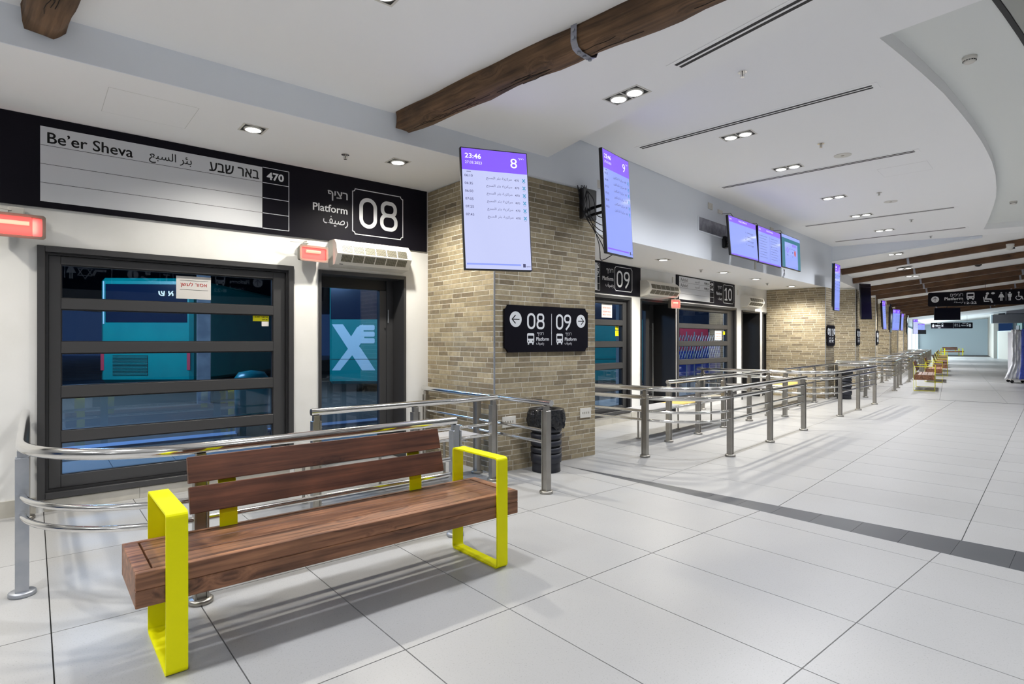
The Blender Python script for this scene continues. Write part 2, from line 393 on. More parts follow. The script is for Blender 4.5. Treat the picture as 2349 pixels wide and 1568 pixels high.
def bus_icon(W, K, x, z, s, y):
    """front view of a bus, centre x,z, height s"""
    W.flat(rrect(x - .42 * s, x + .42 * s, z - .36 * s, z + .5 * s, .12 * s), y)
    rect2(W, x - .34 * s, x - .18 * s, z - .5 * s, z - .34 * s, y); rect2(W, x + .18 * s, x + .34 * s, z - .5 * s, z - .34 * s, y)
    K.flat(rrect(x - .32 * s, x + .32 * s, z + .02 * s, z + .30 * s, .06 * s), y - .0006)
    disc2(K, x - .25 * s, z - .2 * s, .06 * s, .06 * s, y - .0006, 12); disc2(K, x + .25 * s, z - .2 * s, .06 * s, .06 * s, y - .0006, 12)
def arrow_icon(W, K, x, z, r, ang, y):
    disc2(W, x, z, r, r, y)
    c, s_ = math.cos(ang), math.sin(ang)
    T = lambda u, v: (x + u * c * r - v * s_ * r, z + u * s_ * r + v * c * r)
    line2(K, [T(-.6, 0), T(.55, 0)], .14 * r, y - .0006); line2(K, [T(.05, .5), T(.6, 0), T(.05, -.5)], .14 * r, y - .0006)
def person_icon(W, x, z, s, y, dress=False):
    disc2(W, x, z + .42 * s, .09 * s, .09 * s, y, 12)
    if dress: W.flat([(x - .12 * s, z + .3 * s), (x + .12 * s, z + .3 * s), (x + .28 * s, z - .1 * s), (x - .28 * s, z - .1 * s)], y)
    else: W.flat([(x - .2 * s, z + .3 * s), (x + .2 * s, z + .3 * s), (x + .14 * s, z - .1 * s), (x - .14 * s, z - .1 * s)], y)
    rect2(W, x - .1 * s, x - .02 * s, z - .5 * s, z - .08 * s, y); rect2(W, x + .02 * s, x + .1 * s, z - .5 * s, z - .08 * s, y)
def wheelchair_icon(W, x, z, s, y):
    ring2(W, x - .02 * s, z - .2 * s, .2 * s, .27 * s, y, 20, R(120), R(390)); disc2(W, x, z + .42 * s, .09 * s, .09 * s, y, 12)
    line2(W, [(x, z + .3 * s), (x, z - .05 * s), (x + .26 * s, z - .05 * s), (x + .36 * s, z - .4 * s)], .09 * s, y)
def put(mb, name, m, parent): return mb.build(name, m, parent) if mb.v else None

def ribbon2(mb, pts, wd, y, closed=False):
    P = [Vector(p) for p in pts]; n = len(P); L_, R_ = [], []
    for i in range(n):
        a = P[i - 1] if (i > 0 or closed) else P[i]; b = P[(i + 1) % n] if (i < n - 1 or closed) else P[i]
        d1 = (P[i] - a).normalized() if (P[i] - a).length > 1e-9 else (b - P[i]).normalized(); d2 = (b - P[i]).normalized() if (b - P[i]).length > 1e-9 else d1
        t = (d1 + d2).normalized(); nn_ = Vector((-t.y, t.x)); k = 1 / max(.5, nn_.dot(Vector((-d1.y, d1.x))))
        L_.append(P[i] + nn_ * wd / 2 * k); R_.append(P[i] - nn_ * wd / 2 * k)
    for i in range(n if closed else n - 1):
        j = (i + 1) % n; mb.add([(q.x, y, q.y) for q in (L_[i], R_[i], R_[j], L_[j])], [(0, 1, 2, 3)])
def digit(mb, ch, x0, x1, zc, h, y, wk=.15):
    """numeral drawn with one even stroke, like the station's signs"""
    w_ = x1 - x0; t = wk * h; z0 = zc - h / 2; hw = t / 2
    rr = lambda a, b, c, d, r: [p for i, p in enumerate(rrect(a, b, c, d, r, 8))]
    if ch == '0': ribbon2(mb, rr(x0 + hw, x1 - hw, z0 + hw, z0 + h - hw, (w_ - t) / 2 * .98), t, y, True)
    elif ch == '8':
        ribbon2(mb, rr(x0 + hw, x1 - hw, z0 + hw, z0 + .55 * h - hw * .4, min((w_ - t) / 2 * .98, .2 * h)), t, y, True)
        ribbon2(mb, rr(x0 + hw + .04 * w_, x1 - hw - .04 * w_, z0 + .55 * h - hw * .4, z0 + h - hw, min((w_ - t) / 2 * .90, .18 * h)), t, y + .00003, True)
    elif ch == '9':
        ribbon2(mb, rr(x0 + hw, x1 - hw, z0 + .42 * h + hw, z0 + h - hw, min((w_ - t) / 2 * .98, .22 * h)), t, y, True)
        ribbon2(mb, [(x1 - hw, z0 + .72 * h), (x1 - hw * 1.1, z0 + .55 * h), (x1 - .30 * w_, z0 + .28 * h), (x0 + .28 * w_, z0)], t, y + .00003)
    elif ch == '1':
        xm_ = (x0 + x1) / 2 + .06 * w_; ribbon2(mb, [(xm_, z0 + h), (xm_, z0)], t, y); ribbon2(mb, [(x0, z0 + .76 * h), (xm_ - t * .3, z0 + .96 * h)], t * .8, y + .00003); rect2(mb, x0, x1, z0, z0 + t * .75, y + .00003)
    else: text(mb, ch, x0, x1, zc, h, y, bold=.012)

RZW, PLAT, ARW = he('רציף'), 'Platform', ar('رصيف')

# ================================================================== THE SETTING
def clip(poly, p, n):
    """keep the side where (x-p).n >= 0"""
    out = []
    for i in range(len(poly)):
        a, b = poly[i], poly[(i + 1) % len(poly)]
        da = (a[0] - p[0]) * n[0] + (a[1] - p[1]) * n[1]; db = (b[0] - p[0]) * n[0] + (b[1] - p[1]) * n[1]
        if da >= 0: out.append(a)
        if (da >= 0) != (db >= 0): k = da / (da - db); out.append((a[0] + (b[0] - a[0]) * k, a[1] + (b[1] - a[1]) * k))
    return out
def area(p): return abs(sum(p[i][0] * p[(i + 1) % len(p)][1] - p[(i + 1) % len(p)][0] * p[i][1] for i in range(len(p)))) / 2
floor = thing('floor', 'light grey stone tile floor with dark slate wedge strips', None, kind='structure')
MB().box(-14, 62, -14, 75, -.06, -.012).build('screed', GROUT, floor)
apex1 = (.55, 6.46); w1n = (3.101 - .548, 3.458 - 6.442); w1f = (3.408 - .5516, 3.801 - 6.48)
apex2 = (8.25, 15.25); w2n = (2.11, -1.80); w2f = (2.14, -1.72)
def nrm(d): L = math.hypot(*d); return (d[0] / L, d[1] / L)
w1n, w1f, w2n, w2f = map(nrm, (w1n, w1f, w2n, w2f))
left = lambda d: (-d[1], d[0]); rightn = lambda d: (d[1], -d[0])
faredge = left  # the far side of a line running to the lower right lies on its left
tiles_obj = 0; rest = MB()
GAP = .0028
def add_tile(poly, single, m=TILE, nm='tile'):
    global tiles_obj
    if len(poly) < 3 or area(poly) < .002: return
    poly = [p for i, p in enumerate(poly) if math.hypot(p[0] - poly[i - 1][0], p[1] - poly[i - 1][1]) > 1e-4]
    if len(poly) < 3: return
    if single:
        MB().prism(poly, -.012, 0, 'xy').build(nm, m, floor); tiles_obj += 1
    else: rest.prism(poly, -.012, 0, 'xy')
def grid(a, s0, ds, i0, i1, t0, dt, j0, j1, clips, sing):
    for i in range(i0, i1):
        for j in range(j0, j1):
            sa, sb, ta, tb = s0 + i * ds + GAP, s0 + (i + 1) * ds - GAP, t0 + j * dt + GAP, t0 + (j + 1) * dt - GAP
            poly = [tuple(Pt(a, s_, t_)[:2]) for s_, t_ in ((sa, ta), (sb, ta), (sb, tb), (sa, tb))]
            for p, n in clips: poly = clip(poly, p, n)
            if len(poly) < 3: continue
            cxp = sum(p[0] for p in poly) / len(poly); cyp = sum(p[1] for p in poly) / len(poly)
            if cyp < -12 or cxp > 60: continue
            add_tile(poly, sing(cxp, cyp))
vis = lambda x, y: y > 1.6 and abs(x) < .95 * y + .7
base = lambda: None
wallbackclip = []
grid(A1, 1.91, .614, -22, 16, 1.075, 1.222, -9, 6, [(apex1, rightn(w1n))], vis)
grid(A2, 5.69, .614, -14, 22, 1.705, 1.225, -11, 5, [(apex1, left(w1f)), (apex2, rightn(w2n))], lambda x, y: vis(x, y) and y < 10.8)
grid(A3, .3, .614, -20, 105, .2, 1.225, -32, 8, [(apex2, left(w2f))], lambda x, y: False)
tag(rest.build('tile_run', TILE, floor), 'many floor tiles too far away to pick apart', kind='stuff')
# dark slate wedge 1 as single tiles
for k in range(0, 32):
    q = []
    a, b = k * .296 + .02, (k + 1) * .296 - .002 + .02
    P = lambda ap, d, L: (ap[0] + d[0] * L, ap[1] + d[1] * L)
    poly = [P(apex1, w1n, a), P(apex1, w1n, b), P(apex1, w1f, b), P(apex1, w1f, a)]
    poly = poly if area(poly) > 1e-4 else None
    if poly:
        MB().prism([poly[0], poly[1], poly[2], poly[3]], -.012, .0, 'xy').build('slate_tile', SLATE, floor)
# thin slate strips at the far pillars
pil = [(7.84, 14.24), (10.65, 17.69), (13.46, 21.14), (16.27, 24.59), (18.98, 28.12), (21.69, 31.65), (24.37, 35.2)]
MB().prism([apex2, (apex2[0] + w2n[0] * 14, apex2[1] + w2n[1] * 14), (apex2[0] + w2f[0] * 14, apex2[1] + w2f[1] * 14)], -.012, 0, 'xy').build('slate_strip', SLATE, floor)
for i, (px, py) in enumerate(pil[1:]):
    d = (math.cos(R(37.5)), -math.sin(R(37.5))); n = (-d[1], d[0]); x0, y0 = px + .3, py + .45; wd = .10 + .02 * i
    MB().prism([(x0, y0), (x0 + d[0] * 16, y0 + d[1] * 16), (x0 + d[0] * 16 + n[0] * wd, y0 + d[1] * 16 + n[1] * wd), (x0 + n[0] * .02, y0 + n[1] * .02)], -.001, .001, 'xy').build('slate_strip', SLATE, floor)

# ---- walls of the platform side
def struct(mb, name, m, a=None, label=None):
    o = mb.build(name, m, rot=None if a is None else rz(a)); o['kind'] = 'structure'
    if label: o['label'] = label
    return o
T1, TH = 6.05, .30
mb = MB()
def wall_with(mb, s0, s1, t, z1, ops):
    cur = s0
    for a, b, zb, zt in ops:
        mb.box(cur, a, t, t + TH, 0, z1)
        if zb > 0: mb.box(a, b, t, t + TH, 0, zb)
        mb.box(a, b, t, t + TH, zt, z1); cur = b
    mb.box(cur, s1, t, t + TH, 0, z1)
wall_with(mb, -9, 4.2, T1, 3.30, [(.03, 2.085, .10, 2.18), (2.354, 3.413, 0, 2.17)])
struct(mb, 'wall_platform_8', WALL, A1, 'white plaster wall around the platform 8 window and door')
T2 = 5.45
mb = MB()
wall_with(mb, 5.2, 15.6, T2, 2.80, [(5.89, 8.757, .14, 2.17), (9.09, 10.40, 0, 2.17), (10.46, 13.34, .14, 2.17), (13.69, 14.83, 0, 2.14), (15.01, 15.42, 0, 2.14)])
struct(mb, 'wall_platforms_9_10', WALL, A2, 'white plaster wall around the platform 9 and 10 windows and doors')
# baseboards (stone tiles, each its own piece)
def skirting(a, t, z, segs, label, nm):
    r_ = thing(nm, label, None, kind='structure', rot=rz(a))
    for s0, s1 in segs:
        n = max(1, round((s1 - s0) / .6)); L = (s1 - s0) / n
        for i in range(n): MB().box(s0 + i * L + .001, s0 + (i + 1) * L - .001, t - .012, t - .001, .001, z).build('skirting_tile', SKIRT, r_)
skirting(A1, T1, .13, [(-6, .02), (2.10, 2.34)], 'stone skirting tiles under the left end of the wall', 'baseboard_left')
skirting(A1, T1, .095, [(.07, 2.05)], 'stone skirting tiles under the large platform 8 window', 'baseboard_window')
skirting(A2, T2, .14, [(5.9, 8.75), (8.77, 9.05)], 'stone skirting tiles under the platform 9 window', 'baseboard_bay')

# soffit and bulkheads, ceilings
struct(MB().box(-9, 4.0, 4.70, 6.35, 3.23, 3.60), 'ceiling_soffit_near', CEIL, A1, 'low white soffit over platform 8 with two downlights')
struct(MB().box(-9, 5.30, 4.69, 4.70, 3.2302, 4.3).box(4.0, 5.30, 4.70, 5.9, 3.225, 4.3), 'wall_bulkhead_near', BULK, A1, 'pale bulkhead face above platform 8 and the near pillar')
struct(MB().box(5.79, 16.1, 4.10, 5.8, 2.72, 2.95), 'ceiling_soffit_bay', CEIL, A2, 'low white soffit over platforms 9 and 10')
struct(MB().box(5.79, 16.0, 4.09, 4.10, 2.7202, 4.0), 'wall_bulkhead_bay', BULK, A2, 'pale bulkhead face above platforms 9 and 10 that carries the screens')
edge = lambda t: 4.472 - .21 * (4.7 - t)
p = [(-10, 4.69), (edge(4.69), 4.69), (edge(-9), -9), (-10, -9)]
struct(MB().prism(p, 3.48, 4.0, 'xy'), 'ceiling_near', CEIL, A1, 'white plaster ceiling over the bench')
# bay ceiling with a curved recess
def to2(a_from, s, t):
    v = Pt(a_from, s, t); d, n = frame(A2); return (v.x * d[0] + v.y * d[1], v.x * n[0] + v.y * n[1])
curve = [(5.238, 1.004), (5.55, .955), (5.814, .915), (6.324, .845), (6.85, .78), (7.478, .726), (8.1, .68), (8.746, .644), (9.3, .625), (9.864, .615), (10.7, .625), (11.597, .666), (12.35, .715), (13.052, .784), (14.0, .89), (14.9, 1.0), (15.753, 1.118)]
e1, e2 = to2(A1, edge(4.6), 4.6), to2(A1, edge(-9), -9)
poly = [e1, (16.0, 4.12), (16.6, 1.2), (17.8, -5.0), (16.9, -5.0)] + [(15.915, .478)] + curve[::-1] + [(5.157, .404), (4.4, -5.0), (4.3, -10), e2]
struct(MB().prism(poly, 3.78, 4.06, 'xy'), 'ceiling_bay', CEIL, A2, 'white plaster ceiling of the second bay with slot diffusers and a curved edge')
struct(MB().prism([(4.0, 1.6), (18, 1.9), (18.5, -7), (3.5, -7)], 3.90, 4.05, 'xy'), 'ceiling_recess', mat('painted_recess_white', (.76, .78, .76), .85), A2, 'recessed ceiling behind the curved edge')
sl = [(c[0] - .1, c[1] - .62 + .0) for c in curve[:12]]
slot = MB()
for a_, b_ in zip(sl[:-1], sl[1:]): slot.prism([a_, b_, (b_[0], b_[1] - .035), (a_[0], a_[1] - .035)], 3.885, 3.8995, 'xy')
struct(slot, 'trim_1', RUBBER, A2, 'thin dark curved slot line in the recessed ceiling')
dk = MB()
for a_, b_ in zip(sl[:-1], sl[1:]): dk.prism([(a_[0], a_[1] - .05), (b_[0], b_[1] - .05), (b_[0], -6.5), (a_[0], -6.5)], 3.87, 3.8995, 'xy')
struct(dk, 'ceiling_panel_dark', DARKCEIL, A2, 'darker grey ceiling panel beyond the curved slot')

# far curved part: sloping ceiling
U = (math.cos(R(38)), -math.sin(R(38)))
zs = [3.44, 3.40, 3.29, 3.10, 3.06, 3.04, 3.04, 3.04, 3.04]
ms = [-.25, .35, .88, 2.0, 3.0, 4.0, 5.5, 9.0, 13.0]
def line_pt(m):
    if m <= 3: return (pil[0][0] + 2.81 * m, pil[0][1] + 3.45 * m)
    return (pil[3][0] + 2.70 * (m - 3), pil[3][1] + 3.54 * (m - 3))
mb = MB(); v = []
for m_, z_ in zip(ms, zs):
    q = line_pt(m_)
    for u in (0, 3.4, 14): v.append((q[0] + U[0] * u, q[1] + U[1] * u, z_ + .115 * u))
    if m_ < 0:
        p0, p1, p2 = Pt(A2, 15.98, 4.12), Pt(A2, 16.58, 1.2), Pt(A2, 17.78, -5.0); v[:] = [(p0.x, p0.y, 3.40), (p1.x, p1.y, 3.779), (p2.x, p2.y, 4.5)]
fs = []
for i in range(len(ms) - 1):
    for k in range(2): fs.append((i * 3 + k, (i + 1) * 3 + k, (i + 1) * 3 + k + 1, i * 3 + k + 1))
mb.add(v, fs)
struct(mb, 'ceiling_far', CEIL, None, 'sloping white ceiling of the far curved hall behind the brown beams')
# riser between bay ceiling and far ceiling
a_ = Pt(A2, 16.0, 4.12); b_ = Pt(A2, 16.6, 1.2); c_ = Pt(A2, 17.8, -5)
q0 = line_pt(-.25)
mb = MB().add([(a_.x, a_.y, 3.2), (c_.x, c_.y, 3.9), (c_.x, c_.y, 4.2), (a_.x, a_.y, 4.0)], [(0, 1, 2, 3)])
mb = MB().add([(a_.x, a_.y, 3.40), (b_.x, b_.y, 3.74), (b_.x, b_.y, 3.79), (a_.x, a_.y, 3.79)], [(0, 1, 2, 3)])
mb.add([(a_.x, a_.y, 3.40), (b_.x, b_.y, 3.74), (b_.x + .25, b_.y + .3, 3.77), (a_.x + .12, a_.y + .16, 3.43)], [(0, 1, 2, 3)])
struct(mb, 'trim_2', BULK, None, 'shallow triangular step where the bay ceiling meets the far ceiling')
# soffit and wall behind far pillars
mb = MB(); wb = MB()
for i in range(0, 12):
    m0, m1 = i * 1.0 + (.22 if i == 0 else 0), i + 1.0
    a_ = line_pt(m0); b_ = line_pt(m1); n = (-U[0] * 1.5, -U[1] * 1.5)
    za = 3.04
    mb.add([(a_[0], a_[1], za), (b_[0], b_[1], za), (b_[0] + n[0], b_[1] + n[1], za), (a_[0] + n[0], a_[1] + n[1], za), (a_[0], a_[1], 3.5), (b_[0], b_[1], 3.5)], [(0, 1, 2, 3), (0, 4, 5, 1)])
    if i < 7: wb.prism([(a_[0] + n[0], a_[1] + n[1]), (b_[0] + n[0], b_[1] + n[1]), (b_[0] + n[0] * 1.2, b_[1] + n[1] * 1.2), (a_[0] + n[0] * 1.2, a_[1] + n[1] * 1.2)], 0, 3.1, 'xy')
struct(mb, 'ceiling_soffit_far', CEIL, None, 'low soffit above the far platforms')
struct(wb, 'wall_platforms_far', WALL, None, 'white wall behind the far brick pillars')

# end of the hall
e0 = Vector((42.9, 59.6)); ed = Vector((.79, -.61))
e5 = e0 + ed * 5.2
def wallseg(a, b, z0, z1, th, nm, m, label):
    a = Vector(a); b = Vector(b); d = (b - a).normalized(); n = Vector((d.y, -d.x)) * -th
    return struct(MB().prism([tuple(a), tuple(b), tuple(b + n), tuple(a + n)], z0, z1, 'xy'), nm, m, None, label)
wallseg(e0 - ed * 1.2, e5, 0, 6.2, .3, 'wall_end', LBLUE, 'pale blue end wall of the hall behind the far bench')
wallseg(e5, (39.3, 46.6), 0, 6.2, .3, 'wall_end_side', CONC, 'beige side wall at the far right end')
wallseg((42.4, 46.6), (62, 31.0), 0, 6.2, .3, 'wall_far_right', CONC, 'beige wall behind the counter')
# hall enclosure outside the frame: right side and behind the camera
struct(MB().prism([(58, 31), (9.5, -9.5), (10, -10), (59, 30)], 0, 4.4, 'xy'), 'wall_right', WALL)
struct(MB().prism([(-9.5, -9.0), (10, -9.5), (10, -10), (-9.5, -9.5)], 0, 4.4, 'xy'), 'wall_back', WALL)
struct(MB().prism([(-9.8, -9.3), (-9.5, -9.3), (-9.0, -1.9), (-9.4, -1.9)], 0, 4.4, 'xy'), 'wall_left', WALL)
struct(MB().prism([(12, -8), (60, 30), (45, 62), (20, 33), (16, 9), (13.5, 6)], 5.2, 5.3, 'xy'), 'ceiling_hall_right', CEIL)
struct(MB().prism([(3.5, -12), (14, -12), (18, 8), (8, 2.2), (4.5, -2)], 4.08, 4.2, 'xy'), 'ceiling_side', CEIL)

# facade lit from outside at the far left end
fd = (e0 - Vector(line_pt(6.35))).normalized(); f0 = Vector(line_pt(6.35)) + Vector((-U[0], -U[1])) * .4
fac = thing('door_5', 'brightly lit glazed entrance at the far left end of the hall', None, loc=(f0.x, f0.y, 0), rot=math.atan2(fd.y, fd.x), kind='structure')
Lf = (e0 - f0).length
MB().box(0, Lf, .02, .06, 0, 2.45).build('lit_glass', LIT, fac)
MB().box(0, Lf, .0, .1, 2.62, 6.0).build('header_panel', mat('lit_header_white', (.85, .93, .98), .6), fac)
for k in range(5): MB().box(k * Lf / 4 - .25, k * Lf / 4 + .25, -.012, .0, 0, 2.6).build('door_frame', CYANTR, fac)
MB().box(0, Lf, -.012, .0, 2.45, 2.55).build('door_head', CYANTR, fac)
MB().box(0, Lf, -.5, -.3, 3.55, 3.62).build('light_strip', LITSTR, fac)
lf = bpy.data.lights.new('entrance_light', 'AREA'); lf.energy = 420; lf.color = (.72, .90, 1.0); lf.shape = 'RECTANGLE'; lf.size = 12; lf.size_y = 2.2
lo = bpy.data.objects.new('entrance_light', lf); C.objects.link(lo)
pm = f0 + fd * (Lf * .6) + Vector((U[0], U[1])) * .5
lo.location = (pm.x, pm.y, 1.9); lo.rotation_euler = Vector((U[0], U[1], -.05)).to_track_quat('-Z', 'Y').to_euler()

# ================================================================== WINDOWS AND DOORS
PZ = [(.280, .552), (.649, .925), (1.023, 1.299), (1.395, 1.669), (1.761, 2.043)]
def window(n, a, t, s0, s1, ztop, zbot, label, pane_s):
    r_ = thing('window_%d' % n, label, None, rot=rz(a), kind='structure')
    # outer trim, four pieces
    w_ = .05
    for x0, x1, z0, z1 in ((s0, s0 + w_, zbot, ztop), (s1 - w_, s1, zbot, ztop), (s0 + w_, s1 - w_, ztop - w_, ztop), (s0 + w_, s1 - w_, zbot, zbot + w_)):
        MB().box(x0, x1, t - .03, t + .14, z0, z1, .003).build('outer_trim', FRAME, r_)
    a0, a1 = s0 + w_, s1 - w_; b0, b1 = pane_s
    MB().box(a0, a0 + .022, t + .0, t + .14, zbot + w_, ztop - w_).box(a1 - .022, a1, t + .0, t + .14, zbot + w_, ztop - w_).box(a0 + .022, a1 - .022, t, t + .14, ztop - w_ - .02, ztop - w_).box(a0 + .022, a1 - .022, t, t + .14, zbot + w_, zbot + w_ + .02).build('shadow_gap', FRAME_D, r_)
    for x0, x1 in ((a0 + .022, b0), (b1, a1 - .022)):
        MB().box(x0, x1, t + .035, t + .12, zbot + w_ + .02, ztop - w_ - .02, .003).build('stile', FRAME, r_)
    rails = [(zbot + w_ + .02, PZ[0][0])] + [(PZ[i][1], PZ[i + 1][0]) for i in range(4)] + [(PZ[4][1], ztop - w_ - .02)]
    for z0, z1 in rails:
        MB().box(b0, b1, t + .035, t + .12, z0, z1, .003).build('glazing_rail', FRAME, r_)
    for z0, z1 in PZ:
        p_ = MB().add([(b0 - .005, t + .082, z0 - .005), (b1 + .005, t + .082, z0 - .005), (b1 + .005, t + .082, z1 + .005), (b0 - .005, t + .082, z1 + .005)], [(0, 1, 2, 3)]).build('pane', GLASS, r_)
        MB().box(b0, b0 + .010, t + .05, t + .08, z0, z1).box(b1 - .010, b1, t + .05, t + .08, z0, z1).box(b0 + .01, b1 - .01, t + .05, t + .08, z1 - .010, z1).box(b0 + .01, b1 - .01, t + .05, t + .08, z0, z0 + .006).build('gasket', FRAME_D, p_)
    return r_
window(1, A1, T1, .026, 2.085, 2.182, .105, 'large anthracite framed window of platform 8 with five horizontal panes', (.179, 1.898))
window(2, A2, T2, 5.89, 8.757, 2.17, .15, 'anthracite framed window under the platform 09 sign', (6.04, 8.575))
window(3, A2, T2, 10.46, 13.34, 2.17, .15, 'anthracite framed window under the platform 10 sign', (10.612, 12.97))

def door(n, a, t, s0, s1, ztop, rec, label, glass_s=None, panel=False, handle=None):
    r_ = thing('door_%d' % n, label, None, rot=rz(a), kind='structure')
    w_ = .03
    for x0, x1, z0, z1 in ((s0, s0 + w_, 0, ztop), (s1 - w_, s1, 0, ztop), (s0 + w_, s1 - w_, ztop - w_ - .01, ztop)):
        MB().box(x0, x1, t - .02, t + rec + .06, z0, z1, .002).build('jamb', FRAME_D if panel else FRAME, r_)
    if glass_s is None:
        MB().box(s0 + w_, s1 - w_, t + rec, t + rec + .05, 0.0, ztop - w_).build('door_panel', DARKDOOR, r_)
    else:
        g0, g1 = glass_s; yb = t + rec
        MB().box(s0 + w_, g0, yb, yb + .06, .01, ztop - w_, .002).build('stile', FRAME, r_)
        mid = (g1 + s1 - w_) / 2
        MB().box(g1, mid - .004, yb - .01, yb + .06, .01, ztop - .16, .003).build('stile', FRAME, r_)
        MB().box(mid + .004, s1 - w_, yb, yb + .06, .01, ztop - w_, .003).build('stile', FRAME, r_)
        MB().box(g0, mid - .004, yb, yb + .06, ztop - .16, ztop - w_, .003).build('head_rail', FRAME_D, r_)
        MB().box(g0, g1, yb, yb + .06, .01, .12, .003).build('bottom_rail', FRAME, r_)
        MB().add([(g0 - .003, yb + .03, .12), (g1 + .003, yb + .03, .12), (g1 + .003, yb + .03, ztop - .155), (g0 - .003, yb + .03, ztop - .155)], [(0, 1, 2, 3)]).build('pane', GLASS, r_)
    if handle:
        hs, z0, z1 = handle
        h_ = MB().tube([(hs, t + rec - .07, z0), (hs, t + rec - .07, z1)], .014).tube([(hs, t + rec - .07, z0 + .12), (hs, t + rec, z0 + .12)], .008).tube([(hs, t + rec - .07, z1 - .12), (hs, t + rec, z1 - .12)], .008).build('pull_handle', CHROME, r_)
    return r_
d1 = door(1, A1, T1, 2.354, 3.413, 2.17, .25, 'anthracite glazed door of platform 8 beside the brick pillar', (2.43, 3.20))
MB().box(3.300, 3.312, T1 + .225, T1 + .24, 1.62, 1.78).build('door_catch', GALV, d1)
MB().cyl(0, 0, 0, .01, .012, 10).build('door_viewer', RUBBER, d1, loc=(3.27, T1 + .235, 1.55))
d2 = door(2, A2, T2, 9.09, 10.40, 2.17, .46, 'dark glazed door of platform 9 with a long chrome pull handle', (9.2, 10.05), True, (10.22, .25, 1.76))
door(3, A2, T2, 13.69, 14.83, 2.14, .46, 'dark door beside the platform 10 window with a long pull handle', (13.8, 14.35), True, (14.45, .25, 1.76))
door(4, A2, T2, 15.01, 15.42, 2.14, .15, 'narrow dark door panel next to the second brick pillar')

# ================================================================== BRICK PILLARS
LENS = [.17, .20, .235, .27]
BH, BJ, BT = .0475, .0081, .0025
brick_me = {}
def brick_mesh(L):
    k = round(L, 3)
    if k not in brick_me: brick_me[k] = MB().box(0, k, -BT, 0, 0, BH, .0015 if False else 0).mesh('brick', BRICKO)
    return brick_me[k]
PALB = [sr(146, 135, 112), sr(138, 127, 105), sr(152, 141, 118), sr(126, 115, 95), sr(134, 124, 104), sr(158, 147, 124), sr(118, 107, 89), sr(142, 130, 107)]
def face_layout(width, height, seed):
    rnd = random.Random(seed); out = []; z = .006; row = 0
    while z + BH < height + .01:
        x = .002; h = min(BH, height - z - .001); first = True
        while x < width - .01:
            L = rnd.choice(LENS)
            if first: L = rnd.choice([.06, .10, .15, .21, .25])
            if width - x - L < .05: L = width - x - .002
            L = min(L, width - x - .002)
            out.append((x, z, round(L, 3), h, rnd.choice(PALB), rnd.uniform(.96, 1.10))); x += L + BJ; first = False
        z += BH + BJ; row += 1
    return out
def pillar(label, loc, rot, wid, dep, ht, single, seed, faces=('front', 'left'), ncount=300):
    r_ = thing('brick_pillar', label, 'pillar', (loc[0], loc[1], 0), rot)
    MB().box(BT, wid - BT, BT, dep, 0, ht).build('mortar_core', MORTAR, r_)
    MB().box(-.004, .010, -.004, .010, 0, ht).build('corner_trim', GALV, r_, label='thin steel corner trim')
    cand = []
    for fc in faces:
        for q in face_layout(wid if fc != 'left' else dep, ht, seed + (1 if fc == 'left' else 0)):
            x, z, L, h, c, k = q
            if fc == 'left': M = Matrix.Translation((BT, dep - x, z)) @ Matrix.Rotation(-PI / 2, 4, 'Z')
            elif fc == 'right': M = Matrix.Translation((wid - BT, x, z)) @ Matrix.Rotation(PI / 2, 4, 'Z')
            else: M = Matrix.Translation((x, BT, z))
            M = M @ Matrix.Translation((0, random.uniform(-.0008, .0008), 0))
            W = Vector((loc[0], loc[1], 0)) + Matrix.Rotation(rot, 3, 'Z') @ M.translation
            dist = (W - Vector((0, 0, 1.4))).length
            cand.append((dist if h > BH * .9 else 99, fc, M, L, h, (min(1, c[0] * k * 1.08), min(1, c[1] * k * 1.06), min(1, c[2] * k * 1.01))))
    cand.sort(key=lambda q: q[0] + (3 if q[1] == 'right' else 0))
    st = MB(); cols = []
    for i, (dist, fc, M, L, h, c) in enumerate(cand):
        if single and i < ncount and h > BH * .9:
            o = bpy.data.objects.new('brick', brick_mesh(L)); C.objects.link(o); o.parent = r_; o.matrix_local = M; o.color = (*c, 1)
        else:
            v = [M @ Vector(p_) for p_ in ((0, -BT, 0), (L, -BT, 0), (L, 0, 0), (0, 0, 0), (0, -BT, h), (L, -BT, h), (L, 0, h), (0, 0, h))]
            st.add(v, [(0, 1, 5, 4), (4, 5, 6, 7), (0, 3, 2, 1), (1, 2, 6, 5), (3, 0, 4, 7)]); cols += [c] * 5
    if st.v:
        o = st.build('brick_run', BRICKA, r_, label='remaining bricks of the pillar', kind='stuff')
        at = o.data.color_attributes.new('tint', 'FLOAT_COLOR', 'CORNER')
        buf = []
        for p_, c in zip(o.data.polygons, cols): buf += list((*c, 1)) * p_.loop_total
        at.data.foreach_set('color', buf)
    return r_
c1 = Pt(A1, 3.725, 4.73)
pillar('tan brick pillar between platforms 8 and 9, nearest the camera', (c1.x, c1.y), rz(A1), 1.58, 1.34, 3.222, True, 11)
c2 = Pt(A2, 15.33, 4.06)
pillar('second brick pillar along the hall, between platforms 10 and 11', (c2.x, c2.y), rz(A2), .74, 1.40, 2.715, False, 21)
ordn = ['third', 'fourth', 'fifth', 'sixth', 'seventh', 'eighth']
for i, (px, py) in enumerate(pil[1:]):
    pillar('%s brick pillar along the hall counted from the camera' % ordn[i], (px, py), rz(38 if i < 3 else 37), .74, 1.46, 3.03, False, 31 + i, faces=('front', 'left'))

